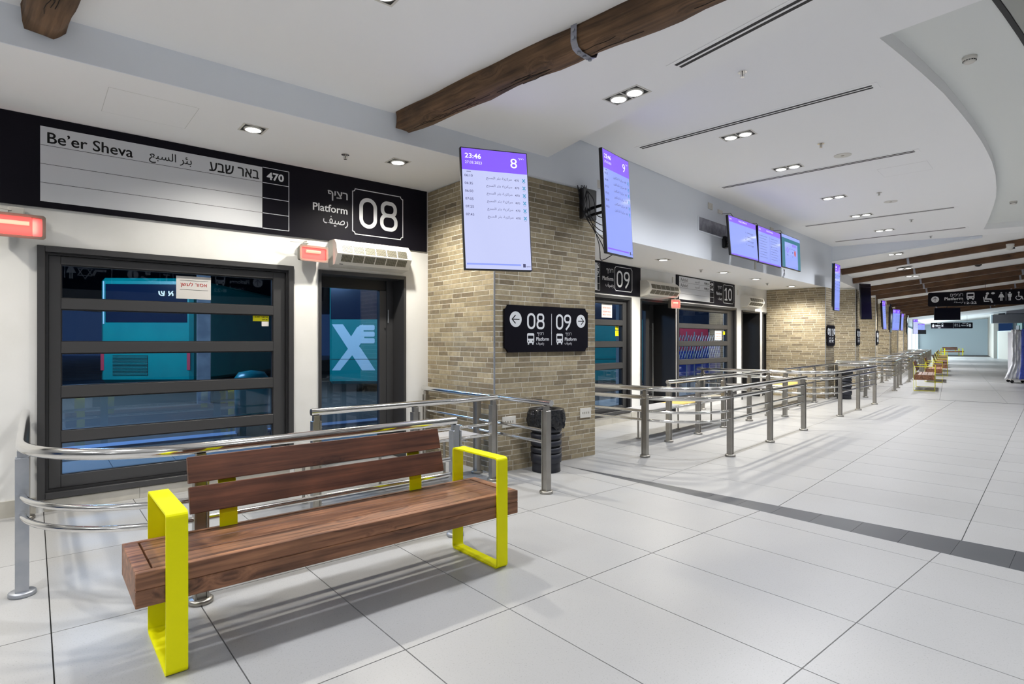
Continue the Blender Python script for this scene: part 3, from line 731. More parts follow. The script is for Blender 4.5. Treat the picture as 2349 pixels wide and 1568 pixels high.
# ================================================================== OVERHEAD SIGNS ABOVE THE PLATFORMS
def sign8():
    o = Pt(A1, 0, T1); r_ = thing('platform_sign', 'long black platform 08 sign board with white route panel reading Be\'er Sheva 470', 'sign', (o.x, o.y, 0), rz(A1))
    MB().box(-3.0, 3.697, -.022, -.001, 2.492, 3.228).build('board', SIGNBLK, r_)
    MB().box(.046, 1.771, -.025, -.0221, 2.541, 3.153).build('route_panel', SIGNWH, r_, label='pale grey route panel with three ruled lines')
    W, K = MB(), MB(); y = -.0256
    for k in range(1, 4): rect2(K, .046, 1.771, 2.541 + k * .153 - .0018, 2.541 + k * .153 + .0018, y)
    text(K, "Be\u2019er Sheva", .092, .678, 3.066, .090, y, bold=.018)
    text(K, ar('بئر السبع'), .80, 1.14, 3.063, .112, y, bold=.004)
    text(K, he('באר שבע'), 1.290, 1.738, 3.067, .084, y, bold=.02)
    y = -.0226
    text(W, '470', 1.815, 1.985, 3.075, .078, y, bold=.03)
    for k in range(5): rect2(W, 1.776, 2.036, 2.541 + k * .1532 - .003, 2.541 + k * .1532 + .003, y)
    rect2(W, 2.032, 2.038, 2.541, 3.153, y)
    text(W, RZW, 2.452, 2.675, 2.985, .105, y, bold=.022)
    text(W, PLAT, 2.287, 2.675, 2.842, .082, y, bold=.012)
    text(W, ARW, 2.40, 2.68, 2.705, .115, y, bold=.004)
    outline2(W, notched(2.735, 3.365, 2.600, 3.105, .030), .009, y)
    digit(W, '0', 2.815, 3.032, 2.852, .345, y, .125); digit(W, '8', 3.070, 3.295, 2.852, .345, y, .125)
    put(W, 'lettering', LETW, r_); K.build('lettering', LETK, r_, label='black route lettering')
sign8()
def sign9():
    o = Pt(A2, 0, T2); r_ = thing('platform_sign', 'black platform 09 sign board partly hidden behind the near brick pillar', 'sign', (o.x, o.y, 0), rz(A2))
    k = .963
    MB().box(6.1, 9.413 * k, -.022, -.001, 2.20, 2.716).build('board', SIGNBLK, r_)
    MB().box(6.2, 7.72, -.025, -.0221, 2.235, 2.68).build('route_panel', SIGNWH, r_)
    W = MB(); y = -.0226
    for q in range(5): rect2(W, 7.60, 7.795, 2.235 + q * .111 - .003, 2.235 + q * .111 + .003, y)
    rect2(W, 7.79, 7.796, 2.235, 2.68, y)
    text(W, '6', 7.715, 7.765, 2.626, .062, -.0262, bold=.03); text(W, '7', 7.715, 7.765, 2.512, .062, -.0262, bold=.03)
    text(W, RZW, 7.985, 8.185, 2.575, .085, y, bold=.012); text(W, PLAT, 7.87, 8.19, 2.448, .068, y, bold=.012); text(W, ARW, 7.96, 8.20, 2.335, .09, y, bold=.004)
    outline2(W, notched(8.235, 8.778, 2.262, 2.672, .026), .010, y)
    digit(W, '0', 8.29, 8.475, 2.466, .285, y, .125); digit(W, '9', 8.515, 8.70, 2.466, .285, y, .125)
    W.build('lettering', LETW, r_)
sign9()
def sign10():
    o = Pt(A2, 0, T2); r_ = thing('platform_sign', 'black platform 10 sign board with white route panel reading Ashdod twice', 'sign', (o.x, o.y, 0), rz(A2)); k = .963
    MB().box(10.422, 13.24, -.022, -.001, 2.20, 2.716).build('board', SIGNBLK, r_)
    MB().box(10.52, 11.91, -.025, -.0221, 2.238, 2.695).build('route_panel', SIGNWH, r_)
    W, K = MB(), MB(); y = -.0256
    for q in range(1, 4): rect2(K, 10.52, 11.91, 2.238 + q * .114 - .002, 2.238 + q * .114 + .002, y)
    for zc in (2.635, 2.524):
        text(K, 'Ashdod', 10.58, 10.88, zc, .066, y, bold=.006); text(K, ar('أشدود'), 11.20, 11.42, zc, .066, y); text(K, he('אשדוד'), 11.64, 11.87, zc - .01, .05, y, bold=.004)
    y = -.0226
    for q in range(5): rect2(W, 11.915, 12.11, 2.238 + q * .114 - .003, 2.238 + q * .114 + .003, y)
    rect2(W, 12.105, 12.111, 2.238, 2.695, y)
    text(W, '438', 11.94, 12.085, 2.635, .06, y, bold=.03); text(W, '448', 11.94, 12.085, 2.524, .06, y, bold=.03)
    text(W, RZW, 12.32, 12.53, 2.585, .085, y, bold=.012); text(W, PLAT, 12.24, 12.535, 2.458, .068, y, bold=.012); text(W, ARW, 12.33, 12.54, 2.345, .09, y, bold=.004)
    outline2(W, notched(12.60, 13.155, 2.262, 2.672, .026), .010, y)
    digit(W, '1', 12.68, 12.83, 2.466, .285, y, .14); digit(W, '0', 12.875, 13.07, 2.466, .285, y, .14)
    put(W, 'lettering', LETW, r_); K.build('lettering', LETK, r_, label='black route lettering')
sign10()
# pillar direction signs
def pillar_sign(label, loc, rot, x0, x1, z0, z1, a, b, full=True):
    r_ = thing('direction_sign', label, 'sign', (loc[0], loc[1], 0), rot)
    MB().prism(notched(x0, x1, z0, z1, .045), -.035, -.012, 'xz').build('board', SIGNBLK, r_)
    W, K = MB(), MB(); y = -.0356; w_ = x1 - x0; h = z1 - z0; X = lambda u: x0 + u * w_; Z = lambda v: z1 - v * h
    arrow_icon(W, K, X(.118), Z(.30), .085, PI, y); arrow_icon(W, K, X(.905), Z(.30), .078, 0, y)
    for q, ch in enumerate(a): digit(W, ch, X(.245 + q * .108), X(.338 + q * .108), Z(.33), .178, y, .135)
    for q, ch in enumerate(b): digit(W, ch, X(.585 + q * .100), X(.675 + q * .100), Z(.33), .178, y, .135)
    rect2(W, X(.529), X(.534), Z(.85), Z(.155), y)
    for u in (.285, .630):
        bus_icon(W, K, X(u), Z(.715), .125, y)
        text(W, RZW, X(u + .075), X(u + .150), Z(.610), .045, y, bold=.01); text(W, PLAT, X(u + .065), X(u + .215), Z(.715), .040, y, bold=.012); text(W, ARW, X(u + .065), X(u + .155), Z(.815), .045, y)
    put(W, 'lettering', LETW, r_); put(K, 'pictogram_detail', SIGNBLK, r_)
pillar_sign('black wall sign on the near pillar pointing left to 08 and right to 09', (c1.x, c1.y), rz(A1), .113, 1.412, 1.278, 1.79, '08', '09')
pillar_sign('black wall sign on the second pillar with platforms 10 and 11', (c2.x, c2.y), rz(A2), .05, .70, 1.28, 1.79, '10', '11')
pillar_sign('black wall sign on the third pillar with platforms 11 and 12', pil[1], rz(38), .05, .70, 1.28, 1.79, '11', '12')
pillar_sign('black wall sign on the fourth pillar with platforms 12 and 13', pil[2], rz(38), .05, .70, 1.28, 1.79, '12', '13')
# wall plates on the near pillar
for s_, lab in ((.195, 'left'), (1.40, 'right')):
    r_ = thing('outlet_plate', 'white electrical outlet plate on the near pillar, %s' % ('left of the black bin behind a railing' if lab == 'left' else 'right of the black bin'), 'outlet', (c1.x, c1.y, 0), rz(A1))
    MB().box(s_ - .095, s_ + .095, -.012, -.001, .475, .592, .002).build('plate', PLASTW, r_)
    so = MB()
    for q in range(4): so.box(s_ - .058 + q * .034, s_ - .046 + q * .034, -.0135, -.012, .522, .545)
    so.build('sockets', GRILLE, r_)

# ================================================================== SCREENS
def rmat(y, p_, r_):
    return Matrix.Rotation(y, 4, 'Z') @ Matrix.Rotation(p_, 4, 'X') @ Matrix.Rotation(-r_ * -1, 4, 'Y')
def screen(label, loc, ang, w_, h, kind, num='', mount=None, depth=.05):
    r_ = thing('display_screen', label, 'screen', loc)
    r_.matrix_world = Matrix.Translation(loc) @ rmat(R(ang[0]), R(ang[1]), R(ang[2]))
    MB().box(-w_ / 2, w_ / 2, 0, depth * .8, -h / 2, h / 2, .006).box(-w_ * .42, w_ * .42, depth * .8, depth * 1.5, -h * .42, h * .42, .02).build('casing', BLKPL, r_)
    b = .011; x0, x1, z0, z1 = -w_ / 2 + b, w_ / 2 - b, -h / 2 + b, h / 2 - b; y = -.0012
    dim = kind.endswith('_blue'); k0 = kind.split('_')[0]
    if k0 == 'off':
        MB().box(x0, x1, -.001, 0, z0, z1).build('display', SCROFF, r_)
        if h > w_: MB().box(x0, x1, -.0016, -.001, z1 - .10, z1 - .09).build('display_line', mat('faint_line', (.03, .03, .08), .3), r_)
        return r_
    MB().box(x0, x1, -.001, 0, z0, z1).build('display', SCR2 if dim else SCR, r_)
    if k0 == 'port':
        hd = MB(); rect2(hd, x0, x1, z1 - .19 * h * .93, z1, y); hd.build('header_bar', SCRH, r_)
        W, K, Cc = MB(), MB(), MB()
        text(W, '23:46', x0 + .03, x0 + .18, z1 - .065, .045, y - .0006, bold=.02); text(W, '27.03.2023', x0 + .03, x0 + .185, z1 - .125, .024, y - .0006)
        text(W, num, x1 - .16, x1 - .095, z1 - .10, .09, y - .0006); text(W, he('רציף'), x1 - .08, x1 - .03, z1 - .055, .018, y - .0006)
        tms = ['06:10', '06:35', '06:50', '07:05', '07:25', '07:45'] if num != '9' else ['06:25', '06:45', '07:15', '07:35', '08:00', '08:30']
        for q, t_ in enumerate(tms):
            zc = z1 - .245 - q * .070 * h / 1.1
            text(K, t_, x0 + .02, x0 + .095, zc, .022, y, bold=.006)
            text(K, ar('مركزية بئر السبع') if num != '9' else ar('مركزية اشكلون'), x0 + .22, x0 + .465, zc - .012, .034, y)
            text(K, '470' if num != '9' else '437', x0 + .49, x0 + .535, zc - .012, .020, y, bold=.01)
            ribbon2(Cc, [(x1 - .050, zc + .006), (x1 - .024, zc - .026)], .009, y); ribbon2(Cc, [(x1 - .024, zc + .006), (x1 - .050, zc - .026)], .009, y + .00003)
            rect2(K, x1 - .045, x1 - .027, zc - .036, zc - .033, y)
        rect2(K, x0 + .04, x0 + .08, z1 - .212, z1 - .208, y)
        f_ = MB(); rect2(f_, x0 + .01, x1 - .1, z0 + .035, z0 + .050, y); f_.build('footer_bar', SCR2 if not dim else SCRH, r_)
        rect2(K, x1 - .08, x1 - .055, z0 + .022, z0 + .055, y); text(K, 'NEWS', x1 - .048, x1 - .008, z0 + .03, .012, y, bold=.02)
        W.build('header_text', SCRW, r_); K.build('timetable_text', SCRT, r_); Cc.build('operator_marks', SCRC, r_)
    elif k0 == 'land':
        hd = MB(); rect2(hd, x0, x1, z1 - .09, z1, y); rect2(hd, x0, x1, z0, z0 + .02, y); hd.build('header_bar', SCRH, r_)
        W, K = MB(), MB(); text(W, he('יציאות קרובות'), -.16, .16, z1 - .045, .035, y - .0006); text(W, '23:46', x0 + .02, x0 + .10, z1 - .045, .03, y - .0006)
        if num == 'a':
            for q in range(4): text(K, '%d' % (q + 5), .08, .095, .12 - q * .065, .022, y); rect2(K, .14, .14 + .26, .115 - q * .068, .121 - q * .068, y); rect2(K, .30, .40, .098 - q * .068, .102 - q * .068, y)
        else:
            for q in range(9):
                for xa in (x0 + .04, .03): rect2(K, xa + .03, xa + .36 - .04 * (q % 2), .155 - q * .046, .159 - q * .046, y); text(K, '%d' % (q + 5), xa, xa + .016, .157 - q * .046, .018, y)
            rect2(K, -.012, -.008, z0 + .04, z1 - .12, y)
        W.build('header_text', SCRW, r_); K.build('timetable_text', SCRT, r_)
    elif k0 == 'dash':
        G = MB(); rect2(G, x0, x1, z1 - .13, z1 - .06, y); rect2(G, x0, x0 + .16, z0, z1 - .13, y); rect2(G, x1 - .16, x1, z0, z1 - .13, y); G.build('window_frame_bands', SCRG, r_)
        V = MB()
        for q in range(4): rect2(V, .06 + q * .06, .10 + q * .06, .12, .17, y - .0006)
        ring2(V, -.22, .03, .035, .055, y - .0006, 18); V.build('chart_violet', SCRH, r_)
        D = MB(); disc2(D, .21, .0, .05, .06, y - .0006, 16); D.build('chart_red', SCRR, r_)
        K = MB()
        for q in range(3): rect2(K, -.1 + q * .12, -.06 + q * .12, .06, .07, y - .0006)
        text(K, '23:46', -.27, -.18, -.06, .025, y - .0006); K.build('chart_text', SCRT, r_)
    return r_
s8 = screen('portrait departure screen for platform 8 hanging by the near pillar corner, time 23:46', (-.136, 5.114, 2.576), (20.53, -4.3, -1.11), .64, 1.10, 'port', '8')
s9 = screen('portrait departure screen for platform 9 seen at a slant right of the near pillar', (1.146, 6.158, 2.866), (53.29, -2.69, -1.07), .64, 1.10, 'port_blue', '9')
screen('left of three landscape timetable screens above platform 10', (3.80, 9.358, 3.074), (45.61, -4.6, 0), 1.10, .64, 'land_blue', 'a')
screen('middle of three landscape timetable screens above platform 10', (4.606, 10.193, 3.074), (46.3, -1.5, 0), 1.10, .64, 'land_blue', 'b')
screen('right of three landscape screens above platform 10, showing charts', (5.44, 11.12, 3.118), (46.5, -1.9, 0), 1.08, .64, 'dash_blue')
screen('portrait blue screen on the second pillar', (7.556, 13.263, 2.643), (50.5, 1, -1), .60, 1.08, 'port_blue', '11')
screen('black switched-off portrait screen on the third pillar', (10.94, 17.638, 2.623), (31, -1.5, -1), .60, 1.10, 'off')
screen('narrow blue portrait screen on the fourth pillar', (14.046, 21.542, 2.382), (47, -2.2, -1), .58, 1.09, 'port_blue', '13')
screen('black screen back to back with the blue one on the fourth pillar', (14.55, 21.9, 2.27), (52, 1, 1), .62, 1.08, 'off')
screen('wide-looking blue portrait screen on the fifth pillar', (17.15, 25.5, 2.348), (24, 1.8, 1), .52, .94, 'port_blue', '14')
screen('blue portrait screen on the sixth pillar, half behind another', (20.5, 30.0, 2.40), (44, 2.8, 0), .49, .89, 'port_blue', '15')
screen('thin black screen edge on the seventh pillar', (23.55, 34.0, 2.35), (52, 0, 0), .6, 1.1, 'off')
# wall arms and cables behind the screens
def arm(label, loc, target, cables):
    r_ = thing('screen_mount', label, 'mount', (0, 0, 0))
    a = Vector(loc); b = Vector(target)
    MB().tube([a, a.lerp(b, .45) + Vector((0, -.05, .02)), b], .018, 8).tube([a + Vector((0, 0, -.08)), a.lerp(b, .45) + Vector((0, -.05, -.06)), b + Vector((0, 0, -.08))], .018, 8).build('swing_arm', BLKPL, r_)
    d = (b - a); dd = Vector((d.y, -d.x, 0)).normalized()
    M_ = MB(); M_.box(-.05, .05, -.03, .03, -.10, .10, .01); o = M_.build('wall_plate', BLKPL, r_); o.location = a; o.rotation_euler = (0, 0, rz(A1) if a.y < 8 else rz(A2))
    for i, c_ in enumerate(cables): MB().tube(c_, .005, 6).build('cable', BLKPL, r_)
    return r_
am = Pt(A1, 5.10, 4.66, 2.98); bx = Vector((1.22, 6.30, 2.90))
cab = []
for k in range(6):
    rnd = random.Random(k); pa = Pt(A1, 4.98 + rnd.uniform(-.02, .02), 4.66, 3.24)
    pts = []
    for i in range(12):
        u = i / 11; q = pa.lerp(Vector((1.2, 6.33, 2.75 - .05 * k)), u); q.z -= math.sin(u * PI) * (.15 + .07 * k); q.y -= .02; q.x += .05 * math.sin(u * 9 + k); pts.append(q)
    cab.append(pts)
arm('black swing arm and tangled cables holding the platform 9 screen', am, bx, cab)
o = MB().box(-.06, .06, -.02, .02, -.12, .12, .006).build('power_adapter', BLKPL, None, loc=(1.15, 6.52, 2.55)); tag(o, 'black power adapter box hanging from the cables of the platform 9 screen', 'adapter')
o.rotation_euler = (.1, .5, .8)
mn = MB().box(-.12, .12, -.02, .05, -.18, .18, .01).build('equipment_box', BLKPL, None, loc=Pt(A1, 5.05, 4.60, 3.02), rot=rz(A1)); tag(mn, 'black cable box on the wall behind the platform 9 screen', 'box')
arm('swing arm holding the platform 8 screen on the pillar corner', Pt(A1, 3.98, 4.68, 2.62), Vector((-.11, 5.19, 2.60)), [])
for i, (x, y, z) in enumerate(((3.86, 9.42, 3.07), (4.66, 10.25, 3.07), (5.50, 11.18, 3.12))):
    v_ = Vector((x, y, z)); d_, n_ = frame(A2); tt = x * n_[0] + y * n_[1]; ss = x * d_[0] + y * d_[1]
    cb = [[Pt(A2, ss - .05, 4.08, z + .48), Pt(A2, ss + .10, 4.0, z + .50), Pt(A2, ss + .16, 3.95, z + .40), Pt(A2, ss + .05, 3.88, z + .26)]]
    if i == 2: cb += [[Pt(A2, ss + .05 * math.sin(k), 3.9, z - .30 - .16 * math.sin(k * PI / 8)) for k in range(9)]]
    arm('%s wall bracket behind the landscape screens above platform 10' % ['first', 'second', 'third'][i], Pt(A2, ss, 4.05, z), v_, cb)
    pl = MB().box(-.09, .09, -.012, -.001, -.03, .03, .002).build('outlet_plate', PLASTW, None, loc=Pt(A2, ss - .12, 4.09, z + .50), rot=rz(A2)); tag(pl, 'small white socket plate above the %s landscape screen' % ['left', 'middle', 'right'][i], 'outlet')
for (a_, b_, z0, lab) in ((8.62, 9.6, 0, 'x'),):
    o_ = Pt(A2, 0, 4.09); r_ = thing('wall_recess_plate', 'long grey unpainted steel plate strip in the bulkhead left of the landscape screens', 'panel', (o_.x, o_.y, 0), rz(A2))
    MB().box(8.555, 9.95, -.012, -.001, 3.15, 3.365).build('plate', mat('raw_steel_plate', (.22, .22, .25), .5, .6, noisecol=(9, (.34, .34, .38), .4, .6)), r_)
    MB().box(8.53, 9.95, -.018, -.001, 3.135, 3.15).box(8.53, 9.95, -.018, -.001, 3.365, 3.38).box(8.53, 8.555, -.018, -.001, 3.15, 3.365).build('edge_bead', BULK, r_)
for sx_, tz, lab in ((5.432, 3.335, 'beside the cables of the platform 9 screen'), (8.978, 3.60, 'high on the bulkhead left of the landscape screens')):
    pl = MB().box(-.08, .08, -.014, -.001, -.05, .05, .002).box(-.045, -.015, -.016, -.014, -.02, .02).box(.015, .045, -.016, -.014, -.02, .02).build('outlet_plate', PLASTW, None, loc=Pt(A2, sx_ + .45 if sx_ < 6 else sx_, 4.09, tz), rot=rz(A2)); tag(pl, 'white double socket plate %s' % lab, 'outlet')
pl = MB().box(-.025, .025, -.02, -.001, -.10, .14).build('cable_duct', PLASTW, None, loc=Pt(A2, 10.9, 4.09, 2.84), rot=rz(A2)); tag(pl, 'short white cable duct under the landscape screens', 'duct')

# ================================================================== CEILING FIXTURES
def spot(loc, watts, col, ang=150, rad=.05):
    l = bpy.data.lights.new('downlight_or_fill', 'SPOT'); l.energy = watts * 4; l.color = col; l.spot_size = R(ang); l.spot_blend = .8; l.shadow_soft_size = rad
    o = bpy.data.objects.new('downlight_or_fill', l); C.objects.link(o); o.location = loc; return o  # serves the modelled downlights and the added fill spots
def downlight(n, loc, rot, label, watts, col, group, sep=.17, real=True, name='downlight'):
    """n lamps in one recessed square housing; loc on the ceiling plane; lamps spaced along local y"""
    r_ = thing(name, label, 'ceiling light', loc, rot, group)
    hw = .085; hl = hw + (n - 1) * sep / 2
    f_ = MB(); y0, y1 = -hl - .015, hl + .015; x0, x1 = -hw - .015, hw + .015
    f_.box(x0, -hw, y0, y1, -.004, .0).box(hw, x1, y0, y1, -.004, .0).box(-hw, hw, y0, -hl, -.004, .0).box(-hw, hw, hl, y1, -.004, .0)
    if n == 2: f_.box(-hw, hw, -.006, .006, -.004, 0)
    f_.build('trim_ring', PLASTW, r_)
    MB().box(-hw, hw, -hl, hl, -.0012, -.0004).build('housing', GRILLED, r_)
    for k in range(n):
        y = 0 if n == 1 else (-sep / 2 if k == 0 else sep / 2)
        l_ = MB().cyl(0, y, -.012, -.0014, .062, 24).build('lamp', LAMP, r_)
        MB().lathe(0, y, [(.062, -.0014), (.062, -.013), (.074, -.010), (.074, -.0014)], 24).build('lamp_bezel', PLASTW, l_)
    if real:
        q = Vector((0, 0, -.06)); spot(Vector(loc) + q, watts * n, col, rad=.05 if n == 1 else .09)
    return r_
G1 = 'single downlights in the soffits over the platforms'
downlight(1, Pt(A1, 1.456, 5.21, 3.2298), rz(A1), 'downlight in the soffit above the white route panel', P_SOFFIT * .75, WARM, G1)
downlight(1, Pt(A1, 2.857, 5.217, 3.2298), rz(A1), 'single square downlight in the soffit above the 08 box', P_SOFFIT * 1.8, WARM, G1)
downlight(1, Pt(A1, -1.35, 5.21, 3.2298), rz(A1), 'added unseen downlight in the soffit left of the frame', P_SOFFIT * 1.5, WARM, G1)  # lamp added out of view to brighten the left wall and soffit
for s_, lab in ((8.38, 'above the 09 and 10 boards gap'), (10.7, 'above the left half of the platform 10 board'), (12.32, 'above the right half of the platform 10 board'), (14.57, 'nearest the second brick pillar')):
    downlight(1, Pt(A2, s_, 4.60, 2.7198), rz(A2), 'soffit downlight ' + lab, P_SOFFIT * 1.9, WARM, G1)
for i_, s_ in enumerate((17.9,)): pass
G2 = 'twin downlights down the middle of the hall ceiling'
downlight(2, Pt(A1, 3.85, 3.08, 3.4798), rz(A1), 'twin downlight in the near ceiling, right of the first hewn beam', P_PAIR, COOL, G2)
downlight(2, Pt(A1, 1.61, 3.02, 3.4798), rz(A1), 'twin downlight cut by the top edge, left of the first hewn beam', P_PAIR, COOL, G2)
for s_, lb in ((-.9, 'added out of view left of the camera'), (-3.2, 'added out of view furthest behind the camera')): downlight(2, Pt(A1, s_, 3.05, 3.4798), rz(A1), 'twin downlight ' + lb, P_PAIR, COOL, G2)  # pairs added out of view to lift the ambient level
onames = ['first', 'second', 'third', 'fourth', 'fifth']
for q, s_ in enumerate((6.593, 8.283, 10.524, 12.366, 14.375)):
    downlight(2, Pt(A2, s_, 2.665, 3.7798), rz(A2), '%s twin downlight in the second bay ceiling counted from the camera' % onames[q], P_PAIR, COOL, G2)
for x, y, z, lab in ((9.45, 14.1, 3.55, 'before the first brown far beam'), (11.0, 16.0, 3.44, 'behind the first brown far beam'), (12.06, 17.2, 3.36, 'behind the second brown far beam'), (17.0, 23.5, 3.18, 'small, deep among the brown beams')):
    downlight(2, (x, y, z), rz(39), 'twin downlight ' + lab, P_PAIR, COOL, G2)
for x, y in ((14.5, 20.4), (21.5, 29.5), (27, 36.5), (33, 44), (39, 51), (42, 54)): spot((x, y, 3.0), P_PAIR * (6.5 if y < 45 else 4.0), COOL)  # extra bare spots without fixtures, added to brighten the far hall
for k_, nm_ in enumerate(('second', 'third', 'fourth', 'fifth', 'sixth', 'seventh')):
    q_ = line_pt(k_ + .62); downlight(1, (q_[0] - U[0] * .55, q_[1] - U[1] * .55, 3.0395), rz(38), 'added single downlight in the far soffit behind the %s brick pillar' % nm_, P_SOFFIT * 1.8, WARM, G1)  # soffit lamps added to brighten the far bays and brick sides
# fill spots added outside the frame, further right and behind the camera
for a, s_, t_, z in ((A1, 2.2, -1.5, 3.42), (A1, -1.0, -1.5, 3.42), (A1, 3.2, -5, 3.42), (A1, -2.5, -5.5, 3.42), (A2, 7.5, -2.2, 3.8), (A2, 11, -2.2, 3.8), (A2, 15, -2.2, 3.8), (A1, -4.5, .5, 3.42)):
    spot(Pt(a, s_, t_, z), P_PAIR * 4.2, COOL, rad=.12)
for x, y in ((22, 20), (27, 25), (30, 31)): spot((x, y, 4.3), P_PAIR * 3.5, COOL, rad=.15)  # more fill spots added over the unseen right side

def vent(a, s0, t0, s1, t1, z, label):
    p0, p1 = Pt(a, s0, t0), Pt(a, s1, t1); d = p1 - p0; L = d.length
    r_ = thing('slot_diffuser', label, 'air vent', (p0.x, p0.y, z), math.atan2(d.y, d.x), 'slot diffusers across the ceiling')
    MB().box(-.05, L + .05, -.075, .075, -.004, -.0003).build('flange', CEIL, r_)
    for y in (-.026, .026): MB().box(0, L, y - .014, y + .014, -.006, -.0041).build('slot', RUBBER, r_)
vent(A1, 3.735, 2.50, 3.47, .55, 3.48, 'slot diffuser across the near ceiling running out of the top edge')
vent(A2, 6.19, 3.70, 6.185, 1.24, 3.78, 'first slot diffuser in the second bay ceiling')
vent(A2, 8.665, 3.74, 8.655, 1.28, 3.78, 'second slot diffuser in the second bay ceiling')
vent(A2, 12.75, 3.75, 12.77, 1.31, 3.78, 'third slot diffuser in the second bay ceiling')
vent(A2, 15.24, 3.82, 15.20, 1.37, 3.78, 'fourth slot diffuser in the second bay ceiling')
def sprinkler(loc, label):
    r_ = thing('sprinkler', label, 'sprinkler', loc, 0, 'ceiling sprinklers')
    MB().cyl(0, 0, -.006, -.0005, .038, 20).build('rosette', CHROME, r_)
    MB().cyl(0, 0, -.045, -.006, .008, 8).build('nozzle', BRUSH, r_)
    MB().cyl(0, 0, -.048, -.045, .017, 12).tube([(.02, 0, -.006), (.014, 0, -.045)], .003, 6).tube([(-.02, 0, -.006), (-.014, 0, -.045)], .003, 6).build('deflector', CHROME, r_)
sprinkler(Pt(A1, 2.348, 5.342, 3.23), 'chrome sprinkler in the soffit between the two platform 8 downlights')
sprinkler(Pt(A2, 5.065, 2.008, 3.78), 'chrome sprinkler between the first two slot diffusers')
for s_, lab in ((7.55, 'second'), (10.68, 'third'), (13.50, 'fourth'), (15.9, 'fifth')): sprinkler(Pt(A2, s_, 2.05, 3.78), '%s small sprinkler along the second bay ceiling' % lab)
sprinkler(Pt(A2, 10.05, 4.75, 2.72), 'sprinkler in the second bay soffit near the platform 10 board')
sprinkler(Pt(A2, 13.4, 4.75, 2.72), 'sprinkler in the second bay soffit further back')
def smoke(loc, label):
    r_ = thing('smoke_detector', label, 'smoke detector', loc, 0)
    MB().cyl(0, 0, -.018, -.0005, .055, 24).build('base_plate', PLASTW, r_)
    MB().lathe(0, 0, [(.052, -.018), (.050, -.032), (.046, -.033), (.046, -.040), (.036, -.052), (0, -.054)], 24).build('dome', PLASTW, r_)
    v = MB()
    for k in range(16):
        a = 2 * PI * k / 16; v.tube([(.0475 * math.cos(a), .0475 * math.sin(a), -.0365), (.0475 * math.cos(a + .22), .0475 * math.sin(a + .22), -.0365)], .0035, 6)
    v.build('sensor_slots', RUBBER, r_)
smoke(Pt(A2, 6.42 * 1.0, .55, 3.90), 'white smoke detector in the recessed ceiling at top right')
smoke(Pt(A2, 13.6, .55, 3.90), 'small smoke detector at the far end of the recess')
def speaker(loc, label):
    r_ = thing('ceiling_speaker', label, 'speaker', loc, 0)
    MB().cyl(0, 0, -.006, -.0005, .10, 28).build('grille', PLASTW, r_); MB().cyl(0, 0, -.008, -.006, .02, 12).build('hub', GRILLE, r_)
speaker(Pt(A2, 8.222, 1.978, 3.78), 'round white ceiling speaker near the second slot diffuser')
speaker(Pt(A2, 11.51, 2.04, 3.78), 'round white ceiling speaker further along the second bay')
def hatch(a, s0, s1, t0, t1, z, label):
    r_ = thing('access_hatch', label, 'hatch', Pt(a, 0, 0, z), rz(a))
    MB().box(s0, s1, t0, t1, -.001, -.0004).build('panel', CEIL, r_)
    MB().box(s0 - .002, s0 + .001, t0, t1, -.0012, -.0003).box(s1 - .001, s1 + .002, t0, t1, -.0012, -.0003).box(s0, s1, t0 - .001, t0 + .001, -.0012, -.0003).box(s0, s1, t1 - .001, t1 + .001, -.0012, -.0003).build('joint', mat('hatch_joint', (.62, .62, .60), .8), r_)
hatch(A1, .419, 1.002, 5.02, 5.58, 3.23, 'flush access hatch in the soffit above the platform 8 sign')
hatch(A2, 9.24, 9.74, 1.23, 1.80, 3.78, 'flush access hatch in the second bay ceiling')

